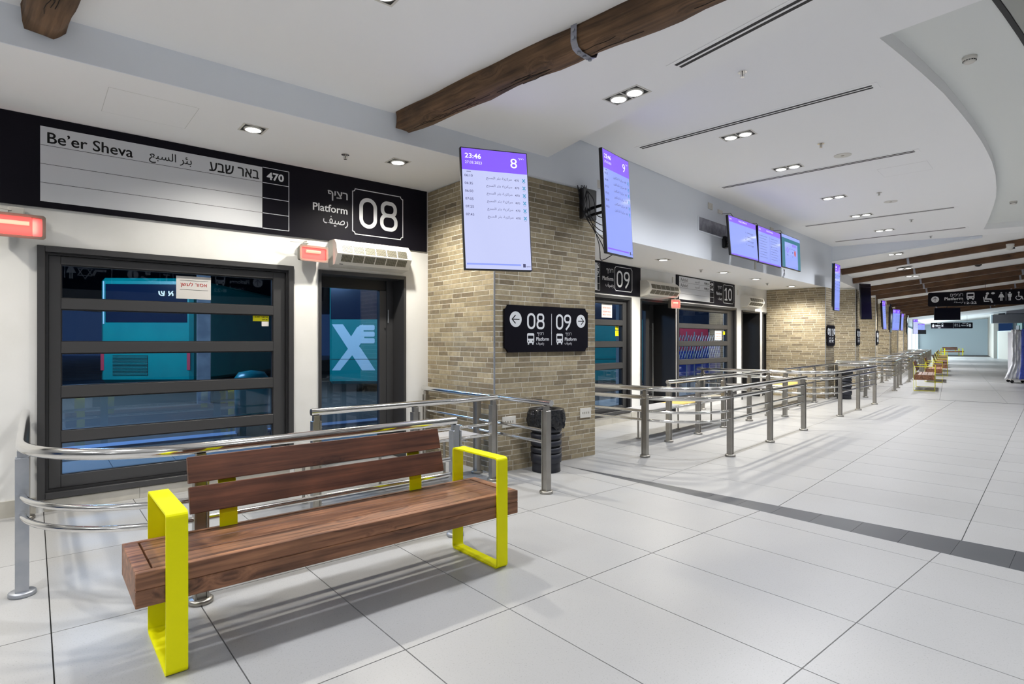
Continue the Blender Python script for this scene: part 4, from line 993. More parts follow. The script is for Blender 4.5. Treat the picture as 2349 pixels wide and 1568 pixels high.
# ---- beams
def hewn(label, s0, lab2=None):
    o = Pt(A1, s0, 4.66, 3.48)
    ang = math.atan2(-(math.sin(R(A1))) , math.cos(R(A1)))
    r_ = thing('wooden_beam', label, 'beam', o, rz(A1) - PI / 2 - R(-6) * 1.0, 'rough hewn beams under the near ceiling')
    # local x runs away from the wall
    rnd = random.Random(int(s0 * 10) + 3); N = 60; L = 9.0; rings = []; prof = [(-.105, 0), (-.108, -.05), (-.104, -.10), (-.09, -.135), (-.05, -.150), (0, -.152), (.05, -.150), (.09, -.135), (.104, -.10), (.108, -.05), (.105, 0)]
    v = []; n = len(prof); ph = [rnd.uniform(0, 6) for _ in range(n)]
    for i in range(N + 1):
        x = L * i / N
        for k, (y, z) in enumerate(prof):
            wv = .010 * math.sin(x * 3.1 + ph[k]) + .010 * math.sin(x * 8.3 + ph[k] * 2) + rnd.uniform(-.004, .004)
            sway = .012 * math.sin(x * 1.3 + ph[0])
            v.append((x + (0 if i else .02 * math.sin(k * 1.7)), y * (1 + wv * 5) + sway, (z * (1 + wv * 4)) if z < 0 else 0))
    f = [(i * n + k, i * n + k + 1, (i + 1) * n + k + 1, (i + 1) * n + k) for i in range(N) for k in range(n - 1)]
    f.append(tuple(range(n))); m_ = MB(); m_.add(v, f, True)
    m_.build('timber', WOODBEAM, r_)
    # cracks
    c_ = MB()
    for q in range(26):
        x = rnd.uniform(.1, 4.6); y = rnd.uniform(-.05, .05); L_ = rnd.uniform(.1, .45)
        sw = .012 * math.sin(x * 1.3 + ph[0])
        pts = [(x + L_ * u / 5, y + sw + rnd.uniform(-.008, .008), -.1555 - (-.006 if abs(y) > .06 else 0)) for u in range(6)]
        c_.tube(pts, .0022, 5)
    c_.build('cracks', mat('crack_dark', (.012, .007, .004), .9), r_)
    for xs in (2.02, 5.0):
        s_ = MB(); pr_ = [(-.118, 0), (-.120, -.11), (-.10, -.15), (-.055, -.166), (.055, -.166), (.10, -.15), (.120, -.11), (.118, 0)]
        sw = .012 * math.sin(xs * 1.3 + ph[0])
        for a, b in zip(pr_[:-1], pr_[1:]):
            s_.add([(xs, a[0] + sw, a[1]), (xs + .05, a[0] + sw, a[1]), (xs + .05, b[0] + sw, b[1]), (xs, b[0] + sw, b[1])], [(0, 1, 2, 3)])
            s_.add([(xs, a[0] + sw, a[1]), (xs, a[0] * .9 + sw, a[1] * .94), (xs, b[0] * .9 + sw, b[1] * .94), (xs, b[0] + sw, b[1])], [(0, 1, 2, 3)])
        so = s_.build('steel_strap', STRAP, r_)
        bo = MB()
        for y in (-.06, 0, .06): bo.cyl(xs + .025, y + sw, -.176, -.165, .013, 10)
        for z in (-.04, -.09): bo.tube([(xs + .025, -.118 + sw, z), (xs + .025, -.130 + sw, z)], .012, 10)
        bo.build('strap_bolts', GALV, so)
hewn('rough hewn brown beam with a bolted steel strap under the near ceiling, centre top', 2.63)
hewn('end of a rough hewn brown beam at the top left corner', .04)

def far_beam(D, uoff, label, wd=.15, dp=.15):
    # beam crosses the far ceiling; start on the pillar line
    r0 = .7218; X0, Y0 = r0 * D, D
    # find u and m of that point
    best = None
    for i in range(0, 1400):
        m_ = i / 100 - .3; q = line_pt(m_); vx, vy = X0 - q[0], Y0 - q[1]; u = vx * U[0] + vy * U[1]; e_ = abs(vx * -U[1] + vy * U[0])
        if best is None or e_ < best[0]: best = (e_, m_, u)
    m_ = best[1]; q = line_pt(m_)
    zb = zs[0]
    for i in range(len(ms) - 1):
        if ms[i] <= m_ <= ms[i + 1]: zb = zs[i] + (zs[i + 1] - zs[i]) * (m_ - ms[i]) / (ms[i + 1] - ms[i])
    r_ = thing('ceiling_beam', label, 'beam', (q[0], q[1], zb), math.atan2(U[1], U[0]), 'brown beams across the far ceiling')
    r_.rotation_euler = (0, -math.atan(.115), math.atan2(U[1], U[0]))
    MB().box(uoff, 12, -wd / 2, wd / 2, -dp, -.001).build('timber', WOODFAR, r_)
    for u in (1.5, 4.0, 6.5):
        MB().box(u, u + .05, -wd / 2 - .008, wd / 2 + .008, -dp - .008, -.001).build('steel_strap', STRAP, r_)
DD = [14.65, 16.19, 18.1, 19.2, 20.3, 22.9, 24.6, 26.4, 28.5, 30.6, 33.0, 36.0]
for i, D in enumerate(DD):
    far_beam(D, 0.0, '%s brown beam across the far ceiling counted from the camera' % ['first', 'second', 'third', 'fourth', 'fifth', 'sixth', 'seventh', 'eighth', 'ninth', 'tenth', 'eleventh', 'twelfth'][i])

# ================================================================== HEATERS AND AIR CURTAINS
def air_curtain(label, a, t, s0, s1):
    r_ = thing('air_curtain', label, 'air curtain', Pt(a, s0, t, 0), rz(a)); L = s1 - s0
    prof = [(0, 2.495), (-.15, 2.49), (-.205, 2.44), (-.235, 2.335), (-.16, 2.225), (-.02, 2.205), (0, 2.205)]
    MB().prism(prof, 0, L, 'yz').build('casing', PLASTW, r_)
    def strip(p0, p1, nm):
        (y0, z0), (y1, z1) = p0, p1; ny, nz = (z1 - z0), -(y1 - y0); l = math.hypot(ny, nz); ny, nz = ny / l * .0015, nz / l * .0015
        if ny > 0: ny, nz = -ny, -nz
        n = 6; w_ = (L - .10) / n
        for k in range(n):
            x0 = .05 + k * w_ + .006; x1 = .05 + (k + 1) * w_ - .006
            g = MB(); A_ = lambda u, v_, e=1: (x0 + (x1 - x0) * u, y0 + (y1 - y0) * v_ + ny * e, z0 + (z1 - z0) * v_ + nz * e)
            g.add([A_(0, 0), A_(1, 0), A_(1, 1), A_(0, 1)], [(0, 1, 2, 3)])
            go = g.build('grille', GRILLE, r_)
            h = MB(); nx_, nz_ = 9, 6
            for i in range(nx_):
                for j in range(nz_):
                    u = (i + .5 + (.25 if j % 2 else -.25)) / nx_; v_ = (j + .5) / nz_
                    du, dv = .032, .055
                    h.add([A_(u - du, v_ - dv, 2), A_(u + du, v_ - dv, 2), A_(u + du, v_ + dv, 2), A_(u - du, v_ + dv, 2)], [(0, 1, 2, 3)])
            h.build('grille_holes', GRILLED, go)
    strip((-.208, 2.425), (-.232, 2.345), 'up'); strip((-.228, 2.325), (-.180, 2.255), 'lo')
    MB().box(.05, .09, -.166, -.160, 2.226, 2.232).build('control_mark', RUBBER, r_)
air_curtain('white air curtain above the platform 8 door with two grille rows', A1, T1, 2.47, 3.365)
air_curtain('white air curtain above the platform 9 door', A2, T2, 9.05, 10.18)
air_curtain('white air curtain above the dark door next to the second pillar', A2, T2, 13.62, 14.55)
def heat_lamp(label, a, s_, t, z, yaw, w_=.33, h=.165, lit='full'):
    r_ = thing('heater_lamp', label, 'lamp', Pt(a, s_, t, z), rz(a) + yaw)
    fr = MB(); outer = rrect(-w_ / 2, w_ / 2, -h / 2, h / 2, .022); n = len(outer); inner = rrect(-w_ / 2 + .022, w_ / 2 - .022, -h / 2 + .022, h / 2 - .022, .012)
    V = [(p_[0], -.02, p_[1]) for p_ in outer] + [(p_[0], -.02, p_[1]) for p_ in inner] + [(p_[0] * .9, .07, p_[1] * .85) for p_ in outer] + [(p_[0], -.008, p_[1]) for p_ in inner]
    fr.add(V, [(i, (i + 1) % n, n + (i + 1) % n, n + i) for i in range(n)] + [(i, 2 * n + i, 2 * n + (i + 1) % n, (i + 1) % n) for i in range(n)] + [(n + i, n + (i + 1) % n, 3 * n + (i + 1) % n, 3 * n + i) for i in range(n)] + [tuple(range(2 * n, 3 * n))])
    fr.build('frame', LAMPGREY, r_)
    g = MB(); xe = w_ / 2 - .022 - (.06 if lit == 'part' else 0)
    g.flat(rrect(-w_ / 2 + .022, xe, -h / 2 + .022, h / 2 - .022, .012), -.009); g.build('red_glass', REDL, r_)
    if lit == 'part':
        g = MB(); rect2(g, xe, w_ / 2 - .022, -h / 2 + .024, h / 2 - .024, -.0088); g.build('red_glass', REDDIM, r_, label='unlit end of the red glass')
    hb = MB(); hb.tube([(-w_ * .28, -.016, h * .12), (w_ * .22, -.016, h * .12)], .016, 10); hb.build('heating_tube', REDH, r_)
    MB().box(-.05, .05, .05, .14, h / 2 - .03, h / 2 + .06, .005).tube([(-.03, .05, h / 2 + .03), (-.1, .03, h / 2 + .035), (-.22, .06, h / 2 + .03)], .004, 6).build('bracket', PLASTW, r_)
    l = bpy.data.lights.new('red_heater_light', 'AREA'); l.energy = 1.6; l.color = (1, .12, .08); l.size = .25; l.shape = 'RECTANGLE'; l.size_y = .1
    o = bpy.data.objects.new('red_heater_light', l); C.objects.link(o); o.parent = r_; o.location = (0, -.04, 0); o.rotation_euler = (PI / 2, 0, 0)
    return r_
heat_lamp('red infrared heater lamp at the left edge above the window corner', A1, -.10, 5.90, 2.30, 0, .36, .19, 'part')
heat_lamp('small red infrared heater lamp left of the platform 8 air curtain', A1, 2.245, 5.90, 2.31, R(4), .31, .165)
heat_lamp('square red heater lamp right below the platform 9 air curtain', A2, 10.07, 5.28, 2.11, R(-12), .26, .18)
# small alarm plates
for a, s_, t, z, lab in ((A2, 10.30, T2, 2.60, 'left of the platform 10 board'), (A2, 13.45, T2, 2.55, 'right of the platform 10 board')):
    o = MB().box(-.03, .03, -.02, -.001, -.06, .06, .003).build('junction_plate', PLASTW, None, loc=Pt(a, s_, t, z), rot=rz(a)); tag(o, 'small white junction plate %s' % lab, 'outlet')

# notices on the glass
def notice(label, a, s0, s1, z0, z1, t, lines, red=True, lean=0):
    r_ = thing('paper_notice', label, 'notice', Pt(a, 0, t, 0), rz(a))
    MB().box(s0, s1, -.002, -.001, z0, z1).build('sheet', PAPER, r_)
    K = MB(); h = (z1 - z0)
    for u, hh, txt in lines: text(K, txt, s0 + .05 * (s1 - s0) + .02, s1 - .02 - .05 * (s1 - s0), z1 - u * h, hh * h, -.0026, bold=.012)
    K.build('lettering', REDINK, r_)
    return r_
nn = notice('white paper notice with red lettering in the top pane of the platform 8 window', A1, 1.03, 1.325, 1.80, 2.015, T1 + .08, [(.38, .22, he('אסור לעשן'))])
k_ = MB(); rect2(k_, 1.06, 1.30, 1.972, 1.975, -.0026); rect2(k_, 1.06, 1.30, 1.885, 1.888, -.0026); k_.build('ruled_lines', LETK, nn)
notice('white paper notice with red lettering in the window under the 09 sign', A2, 7.99, 8.30, 1.80, 2.075, T2 + .08, [(.42, .13, he('נוסעים יקרים')), (.63, .13, he('הכניסה לאוטובוס')), (.84, .13, he('מהרציף בלבד'))])
notice('small white paper notice beside a yellow sticker under the 10 sign', A2, 12.39, 12.75, 1.42, 1.665, T2 + .08, [(.42, .13, he('נוסעים יקרים')), (.63, .13, he('הכניסה לאוטובוס')), (.84, .13, he('מהרציף בלבד'))])
def sticker(label, a, s0, s1, z0, z1, t, mir=True, extra=True, lines=None):
    r_ = thing('yellow_sticker', label, 'sticker', Pt(a, 0, t, 0), rz(a))
    MB().box(s0, s1, -.002, -.001, z0, z1).build('sheet', STICKY, r_)
    K = MB(); h = z1 - z0; lines = lines or [he('באר שבע'), '470']
    text(K, lines[0], s0 + .02, s1 - .01, z1 - .28 * h, .26 * h, -.0026, bold=.02, mirror=mir); text(K, lines[1], (s0 + s1) / 2 + .01, s1 - .01, z1 - .72 * h, .24 * h, -.0026, bold=.02, mirror=mir)
    K.build('lettering', LETK, r_)
    if extra: MB().box(s0 + .55 * (s1 - s0), s1, -.002, -.001, z0 - .05, z0 - .002).build('white_label', PAPER, r_)
sticker('yellow route sticker reading 470 backwards in the platform 8 window', A1, 1.71, 1.865, 1.603, 1.665, T1 + .08, True)
sticker('upper yellow sticker in the platform 9 window', A2, 8.40, 8.50, 1.60, 1.69, T2 + .08, True, False)
sticker('lower yellow sticker in the platform 9 window', A2, 8.40, 8.50, 1.49, 1.585, T2 + .08, True, False)
sticker('yellow sticker at the right of the platform 10 window', A2, 12.83, 12.93, 1.545, 1.62, T2 + .08, True, False)

# ================================================================== BENCHES
def bench(label, loc, rot, group=None, L=2.04, back=True):
    r_ = thing('park_bench', label, 'bench', loc, rot, group)
    z0, z1, D = .312, .455, .46; ie = .035
    B = .0025
    MB().box(0, L, 0, ie, z0, .3825, B).build('front_board', WOODSEAT, r_); MB().box(0, L, 0, ie, .3835, z1, B).build('front_board', WOODSEAT, r_)
    MB().box(0, L, D - ie * .7, D, z0, z1, B).build('back_board', WOODSEAT, r_)
    MB().box(0, .06, ie, D - ie * .7, z0, z1, B).build('end_board', WOODSEAT, r_); MB().box(L - .06, L, ie, D - ie * .7, z0, z1, B).build('end_board', WOODSEAT, r_)
    n = 3; y0 = ie + .005; yw = (D - ie * .7 - .005 - y0) / n
    for k in range(n): MB().box(.068, L - .068, y0 + k * yw + .0035, y0 + (k + 1) * yw - .0035, z1 - .03, z1 - .002, B).build('seat_slat', WOODSEAT, r_)
    # back slats lean away
    def slat(zc, h, yb):
        M = MB().box(.27, 1.735, -.016, .016, -h / 2, h / 2, .003).build('back_slat', WOODBACK, r_)
        M.location = (0, yb, zc); M.rotation_euler = (-math.atan2(.08, .275), 0, 0)
    if back:
        slat(.615, .130, .415); slat(.757, .130, .457)
        for x in (.455, 1.555):
            MB().box(x - .042, x + .042, .436, .444, .33, .52).prism([(.436, .52), (.444, .52), (.505, .80), (.497, .80)], x - .042, x + .042, 'yz').build('back_support', YELLOW, r_)
    # flat bar arm frames
    for x in (.105, 1.862):
        a, b, H_, th, rr = -.014, .475, .682, .010, .022
        out = rrect(a, b, .0005, H_, rr, 4); inn = rrect(a + th, b - th, th, H_ - th, rr - th * .8, 4); m_ = len(out); f_ = MB()
        v = [(x, p_[0], p_[1]) for p_ in out] + [(x, p_[0], p_[1]) for p_ in inn] + [(x + .082, p_[0], p_[1]) for p_ in out] + [(x + .082, p_[0], p_[1]) for p_ in inn]
        for i in range(m_):
            j = (i + 1) % m_
            f_.add(v, [(i, j, m_ + j, m_ + i), (2 * m_ + i, 3 * m_ + i, 3 * m_ + j, 2 * m_ + j), (i, 2 * m_ + i, 2 * m_ + j, j), (m_ + i, m_ + j, 3 * m_ + j, 3 * m_ + i)]) if False else None
        f_.add(v, [q for i in range(m_) for j in [(i + 1) % m_] for q in ((i, j, m_ + j, m_ + i), (2 * m_ + i, 3 * m_ + i, 3 * m_ + j, 2 * m_ + j), (i, 2 * m_ + i, 2 * m_ + j, j), (m_ + i, m_ + j, 3 * m_ + j, 3 * m_ + i))])
        f_.build('arm_frame', YELLOW, r_)
    return r_
bproto = bench('nearest brown slatted bench with yellow flat-bar arm frames, in front of the platform 8 railing', Pt(A1, .318, 2.752), rz(A1))

# ================================================================== RAILINGS
def post(parent, x, y, ztop=.80, rot=0.0, m=BRUSH, split=True, fl=.062):
    m_ = MB(); h = .76
    m_.box(-.036, -.024, -.030, .030, .012, h, .002).box(.024, .036, -.030, .030, .012, h, .002).box(-.024, .024, -.022, .022, .012, ztop, .002)
    o = m_.build('post', m, parent, loc=(x, y, 0)); o.rotation_euler = (0, 0, rot)
    f_ = MB().lathe(0, 0, [(.0, .001), (fl, .001), (fl, .020), (fl * .9, .026), (0, .026)], 24).build('foot_flange', m, o)
    b_ = MB().cyl(.044, 0, .70, .712, .006, 8).build('bolt', CHROME, o)
    return o
def qcurve(cx, cy, r, a0, a1, z, n=10): return [(cx + r * math.cos(R(a0 + (a1 - a0) * i / n)), cy + r * math.sin(R(a0 + (a1 - a0) * i / n)), z) for i in range(n + 1)]
def curved_rail(label, loc, rot, u_end, v_back, posts, double, group=None, over=.08):
    """local x along the hall, y to the wall; corner curve radius .73 from (0,0) to (.73,-.73)"""
    r_ = thing('queue_railing', label, 'railing', loc, rot, group); rr = .73
    def pipe(z, rad, nm, m=CHROME, ue=u_end + over):
        path = [(0, v_back, z), (0, .001, z)] + qcurve(rr, 0, rr, 180, 270, z, 12)[1:] + [(rr + .4, -rr, z), (ue, -rr, z)]
        MB().tube(path, rad, 12).build(nm, m, r_)
    pipe(.828, .030, 'handrail')
    if double: pipe(.718, .026, 'lower_handrail')
    pipe(.555, .0165, 'mid_rail', CHROME, u_end); pipe(.448, .0165, 'mid_rail', CHROME, u_end)
    for x, y, ro, m in posts: post(r_, x, y, .80, ro, m)
    return r_
def straight_rail(label, loc, rot, u0, u1, posts, group=None, mids=(.573, .466), low=None):
    r_ = thing('queue_railing', label, 'railing', loc, rot, group)
    MB().tube([(u0, 0, .832), (u1, 0, .832)], .028, 12).build('handrail', CHROME, r_)
    for z in mids: MB().tube([(u0 + .05, 0, z), (u1 - .02, 0, z)], .0155, 10).build('mid_rail', CHROME, r_)
    for x in posts: post(r_, x, 0, .805, 0)
    return r_
# bay 1
curved_rail('long curved chrome railing directly behind the nearest bench', Pt(A1, -.045, 4.15), rz(A1), 2.33, 1.86,
            [(0, 0, R(90), GALV), (0, 1.76, R(90), BRUSH), (.735, -.73, 0, BRUSH), (2.38, -.73, 0, GALV)], False, over=.05)
straight_rail('short chrome railing in front of the platform 8 door', Pt(A1, 0, 4.52), rz(A1), 1.70, 3.585, (1.74, 2.65, 3.545))
# rail C runs from the wall outwards beside the pillar
rC = straight_rail('chrome railing running from the wall past the near pillar to a free end', Pt(A1, 3.625, 3.78), rz(A1) + PI / 2, -.02, 2.22, (.05, 1.12, 2.15))
# perch seats behind the railings
def perch(label, loc, rot, L, yel=False):
    r_ = thing('perch_seat', label, 'bench', loc, rot)
    tp = MB(); tp.box(0, L * (.35 if yel else 1), 0, .38, .440, .452, .002); tp.build('seat_panel', SEATW, r_)
    if yel: MB().box(L * .35 + .004, L * .8, 0, .38, .440, .452, .002).build('seat_panel', SEATY, r_, label='ochre seat panel'); MB().box(L * .8 + .004, L, 0, .38, .440, .452, .002).build('seat_panel', GRILLE, r_, label='grey perforated seat panel')
    MB().tube([(.02, .01, .43), (L - .02, .01, .43), (L - .02, .37, .43), (.02, .37, .43), (.02, .01, .43)], .012, 8).build('seat_frame', CHROME, r_)
    for x in (.25, L * .5, L - .25):
        l_ = MB().tube([(x, .30, .43), (x, .30, .01)], .014, 8).build('leg', BRUSH, r_); MB().cyl(x, .30, .001, .014, .035, 14).build('foot_disc', BRUSH, l_)
        MB().tube([(x, .30, .42), (x, -.10, .42)], .010, 8).build('bracket_arm', CHROME, r_)
perch('low grey perforated perch seat between the railings at the platform 8 door', Pt(A1, 1.55, 4.66), rz(A1), 1.95)
perch('low perch seat with white and ochre panels behind the railing right of the near pillar', Pt(A2, 6.95, 4.05), rz(A2), 2.9, True)
perch('second low perch seat with an ochre panel, nearer the second brick pillar', Pt(A2, 12.05, 4.10), rz(A2), 2.6, True)
# bay 2 modules
def posts_std(n=4): return [(0, 0, R(90), BRUSH), (0, 1.60, R(90), BRUSH), (.75, -.73, 0, BRUSH), (2.09, -.73, 0, BRUSH), (3.54, -.73, 0, BRUSH)][:n + 1]
curved_rail('long curved chrome railing beside the right corner of the near pillar', Pt(A2, 6.115, 3.60), rz(A2), 3.56, 1.75, posts_std(), True)
straight_rail('straight chrome railing in front of the dark platform 9 door', Pt(A2, 0, 3.90), rz(A2), 7.22, 11.10, (7.26, 8.16, 9.07, 10.14, 11.05))
curved_rail('curved chrome railing in front of the platform 10 window', Pt(A2, 11.17, 3.64), rz(A2), 3.56, 1.72, posts_std(), True)
straight_rail('straight chrome railing further back, nearest the second brick pillar', Pt(A2, 0, 4.00), rz(A2), 12.30, 16.1, (12.33, 13.2, 14.23, 15.21, 16.06))
rD = straight_rail('chrome railing running out from the wall beside the second pillar', Pt(A2, 16.36, 3.38), rz(A2) + PI / 2, -.02, 1.75, (.05, .9, 1.7))
# far modules
dA = Vector((math.sin(R(37)), math.cos(R(37)), 0)); nA = Vector((-math.cos(R(37)), math.sin(R(37)), 0))
a3 = Vector((9.71, 15.87, 0))
ords = ['third', 'fourth', 'fifth', 'sixth', 'seventh', 'eighth', 'ninth']
cr = curved_rail('third curved chrome railing along the hall, beside the first far bench', a3, rz(37), 3.56, .62, [(0, 0, R(90), BRUSH), (.75, -.73, 0, BRUSH), (2.09, -.73, 0, BRUSH), (3.54, -.73, 0, BRUSH)], True, 'curved railings at the far platforms')
sr_ = straight_rail('third straight chrome railing along the hall', a3 - nA * .06, rz(37), 1.0, 3.2, (1.04, 2.1, 3.15), 'straight railings at the far platforms')
fb = copy_tree(bproto, a3 + dA * 1.15 - nA * 1.62, rz(37), 'first far bench seen end-on beyond the railings', 'far benches along the railings')
for k in range(1, 7):
    step = Vector((2.81, 3.45, 0)) * min(k, 2) + Vector((2.70, 3.54, 0)) * max(0, k - 2)
    if k in (1, 2, 3, 4, 5, 6):
        copy_tree(cr, a3 + step, rz(37), '%s curved chrome railing along the hall counted from the camera' % (ords[k] if k < len(ords) else 'last'))
        copy_tree(sr_, a3 + step - nA * .06, rz(37), '%s straight chrome railing along the hall counted from the camera' % (ords[k] if k < len(ords) else 'last'))
        copy_tree(fb, a3 + step + dA * 1.15 - nA * 1.62, rz(37), '%s far bench counted from the camera' % ['second', 'third', 'fourth', 'fifth', 'sixth', 'seventh'][k - 1])
# bench at the end wall
eb = copy_tree(bproto, (41.9, 55.5, 0), 0.0, 'bench standing alone against the pale blue end wall', 'far benches along the railings')

# ================================================================== BINS
def bin_(label, loc, bag=True):
    r_ = thing('waste_bin', label, 'bin', loc)
    MB().lathe(0, 0, [(0, .002), (.155, .002), (.150, .10)], 28).build('foot', BIN, r_)
    for k in range(6):
        z0 = .10 + k * .074; h = .060 if k else .10
        if k: z0 += .03
        MB().lathe(0, 0, [(.150, z0), (.166, z0 + .006), (.170, z0 + h - .006), (.150, z0 + h)], 28).build('body_ring', BIN, r_)
    MB().lathe(0, 0, [(.150, .1), (.150, .60)], 28).build('inner_wall', BINHOLE, r_)
    MB().lathe(0, 0, [(.11, .64), (.11, .668), (.175, .675), (.190, .655), (.185, .60), (.17, .59)], 28).build('lid_ring', BLKPL, r_)
    if bag:
        rnd = random.Random(4); n = 56; v = []; prof = [(.150, .672), (.192, .668), (.200, .62), (.203, .56), (.196, .50), (.180, .475)]
        for j, (r0, z) in enumerate(prof):
            for i in range(n):
                wv = .010 * math.sin(i * 1.7 + j * .8) + rnd.uniform(-.006, .006) if j > 1 else 0
                dz = rnd.uniform(-.02, .02) if j == len(prof) - 1 else 0
                v.append(((r0 + wv) * math.cos(2 * PI * i / n), (r0 + wv) * math.sin(2 * PI * i / n), z + dz))
        f = [(k * n + i, k * n + (i + 1) % n, (k + 1) * n + (i + 1) % n, (k + 1) * n + i) for k in range(len(prof) - 1) for i in range(n)]
        MB().add(v, f).build('bin_liner', BAG, r_)
    return r_
bin_('black ribbed waste bin with a glossy black liner in front of the near pillar', Pt(A1, 4.26, 4.50))
b2 = bin_('black waste bin in front of the second pillar', (8.06, 13.86, 0), False)

# ================================================================== HANGING SIGNS, FAR OBJECTS
def hanging(label, loc, rot, L, h, zc, build_text, wires, ztop):
    r_ = thing('hanging_sign', label, 'sign', (loc[0], loc[1], 0), rot)
    MB().prism(rrect(0, L, zc - h / 2, zc + h / 2, .05), -.03, .03, 'xz').build('board', SIGNBLK, r_)
    W, K = MB(), MB(); build_text(W, K, L, h, zc, -.0312); put(W, 'lettering', LETW, r_); put(K, 'pictogram_detail', SIGNBLK, r_)
    for x in wires: MB().tube([(x, 0, zc + h / 2), (x, 0, ztop)], .006, 6).build('suspension_wire', BLKPL, r_)
    return r_
def t_main(W, K, L, h, zc, y):
    arrow_icon(W, K, .20, zc, .11, PI / 2, y)
    text(W, he('רציפים'), .62, .96, zc + .13, .09, y, bold=.012); text(W, 'Platform', .46, .96, zc + .01, .10, y, bold=.02); text(W, ar('أرصفة'), .72, .97, zc - .11, .11, y, bold=.006)
    bus_icon(W, K, 1.16, zc + .07, .25, y); text(W, '12-22', 1.00, 1.32, zc - .15, .075, y, bold=.02)
    # passenger waiting
    x = 1.60; disc2(W, x, zc + .14, .04, .04, y, 12); line2(W, [(x - .02, zc + .08), (x - .05, zc - .04), (x + .08, zc - .05), (x + .12, zc - .16)], .05, y); disc2(W, x + .14, zc + .14, .05, .035, y, 12); line2(W, [(x - .10, zc + .02), (x - .08, zc - .12), (x + .04, zc - .12)], .025, y)
    person_icon(W, 1.95, zc + .02, .28, y, True); rect2(W, 2.06, 2.07, zc - .12, zc + .16, y); person_icon(W, 2.16, zc + .02, .28, y); wheelchair_icon(W, 2.38, zc + .02, .28, y)
    rect2(W, 3.20, 3.215, zc - .17, zc + .17, y)
    outline2(W, [(3.42, zc + .12), (3.58, zc + .12), (3.86, zc - .09), (4.05, zc - .09), (4.05, zc - .15), (3.84, zc - .15), (3.56, zc + .05), (3.42, zc + .05)], .02, y); disc2(W, 3.72, zc + .17, .035, .035, y, 12); line2(W, [(3.72, zc + .1), (3.74, zc)], .05, y)
    text(W, '1-7', 4.3, 4.6, zc, .1, y, bold=.02)
hanging('large black overhead sign reading Platform 12-22 with pictograms, cut by the right edge', (14.57, 20.0), math.atan2(-.616, .788), 5.2, .49, 2.845, t_main, (1.55, 3.55), 3.9)
def t_small(W, K, L, h, zc, y):
    arrow_icon(W, K, .3, zc, .13, PI, y); text(W, 'Platforms', .6, 1.25, zc, .12, y, bold=.02); text(W, he('רציפים'), .85, 1.25, zc + .16, .08, y); bus_icon(W, K, 1.5, zc + .04, .26, y); text(W, ar('أرصفة'), .9, 1.25, zc - .16, .1, y)
    rect2(W, 2.9, 2.92, zc - .2, zc + .2, y); person_icon(W, 3.15, zc + .02, .28, y, True); person_icon(W, 3.40, zc + .02, .28, y); wheelchair_icon(W, 3.68, zc + .02, .28, y)
    text(W, 'Platforms', 3.95, 4.5, zc, .1, y, bold=.02); text(W, he('רציפים'), 4.1, 4.5, zc + .16, .08, y); bus_icon(W, K, 4.72, zc + .04, .26, y); arrow_icon(W, K, 5.05, zc, .13, 0, y)
hanging('small black overhead sign before the pale blue end wall', (33.0, 45.0), math.atan2(-.30, .954), 2.75, .46, 2.62, lambda W, K, L, h, zc, y: (t_small(W, K, L, h, zc, y), [W.v.__setitem__(i, (q[0] * .51, q[1], q[2])) for i, q in enumerate(W.v)], [K.v.__setitem__(i, (q[0] * .51, q[1], q[2])) for i, q in enumerate(K.v)]), (.4, 2.4), 4.2)
ht = thing('hanging_display', 'dark landscape display hanging below the large overhead sign', 'screen', (20.72, 28.0, 0), math.atan2(-.35, .93))
MB().box(-.02, 1.04, -.03, .03, 2.42, 3.02, .006).build('casing', BLKPL, ht); MB().box(0, 1.02, -.033, -.0301, 2.44, 3.0).build('display', SCROFF, ht); MB().tube([(.5, 0, 3.02), (.5, 0, 4.2)], .02, 8).build('ceiling_pole', BLKPL, ht)
# small landscape screens at the lit entrance
screen('small pale portrait screen at the far lit entrance', (30.6, 43.3, 2.5), (25, 0, 0), .62, 1.1, 'port', '20')
screen('small landscape screen above the far lit entrance', (35.4, 49.5, 2.6), (22, 0, 0), 1.15, .62, 'land_blue', 'a')
o = MB().box(0, 1.1, -.03, .03, 0, .36).build('route_sign', SIGNBLK, None, loc=(35.0, 49.3, 2.02), rot=R(22)); tag(o, 'small black route sign under the landscape screen at the far entrance', 'sign')
# counter and window at far right
ct = thing('counter_block', 'beige service counter block at the far right', 'counter', (39.0, 45.8, 0), math.atan2(-4.1, -2.2))
MB().box(0, 4.7, 0, .12, 0, 2.16).build('front_panel', CONC, ct); MB().box(-.22, 0, 0, 2.2, 0, 2.16).build('end_panel', LBLUE, ct); MB().box(-.22, 4.7, 0.0, .5, 2.16, 2.2).build('top_edge', LBLUE, ct)
MB().box(0, 4.7, .12, 2.2, 0, 2.0).build('body', CONC, ct)
bk = thing('kiosk_window', 'dark kiosk window with greenish glass above the counter', 'window', (39.0, 45.8, 0), math.atan2(-4.1, -2.2))
MB().box(-.2, 4.7, .9, 1.0, 2.2, 4.2).build('glass', mat('dark_kiosk_glass', (.02, .05, .09), .15), bk)
MB().box(.3, 1.1, .86, .9, 2.2, 3.3).build('window_post', FRAME_D, bk); MB().box(1.3, 2.6, .84, .9, 2.2, 3.3).build('green_reflection_panel', mat('green_panel', (.09, .22, .20), .4), bk)
MB().box(1.3, 2.0, .80, .84, 2.2, 2.6).build('cabinet', GREYBOX, bk)
vb = thing('ventilation_box', 'grey steel box unit projecting above the kiosk window', 'box', (37.0, 43.4, 0), math.atan2(-.616, .788))
MB().box(-.35, 1.45, 0, 1.4, 2.78, 3.42, .01).build('lower_box', GREYBOX, vb); MB().box(-.45, -.36, -.02, 1.4, 2.78, 3.42).build('edge_panel', LBLUE, vb)
MB().box(.45, 1.6, .2, 1.6, 3.48, 4.1, .01).build('upper_box', mat('lilac_grey_panel', (.33, .31, .34), .5), vb)
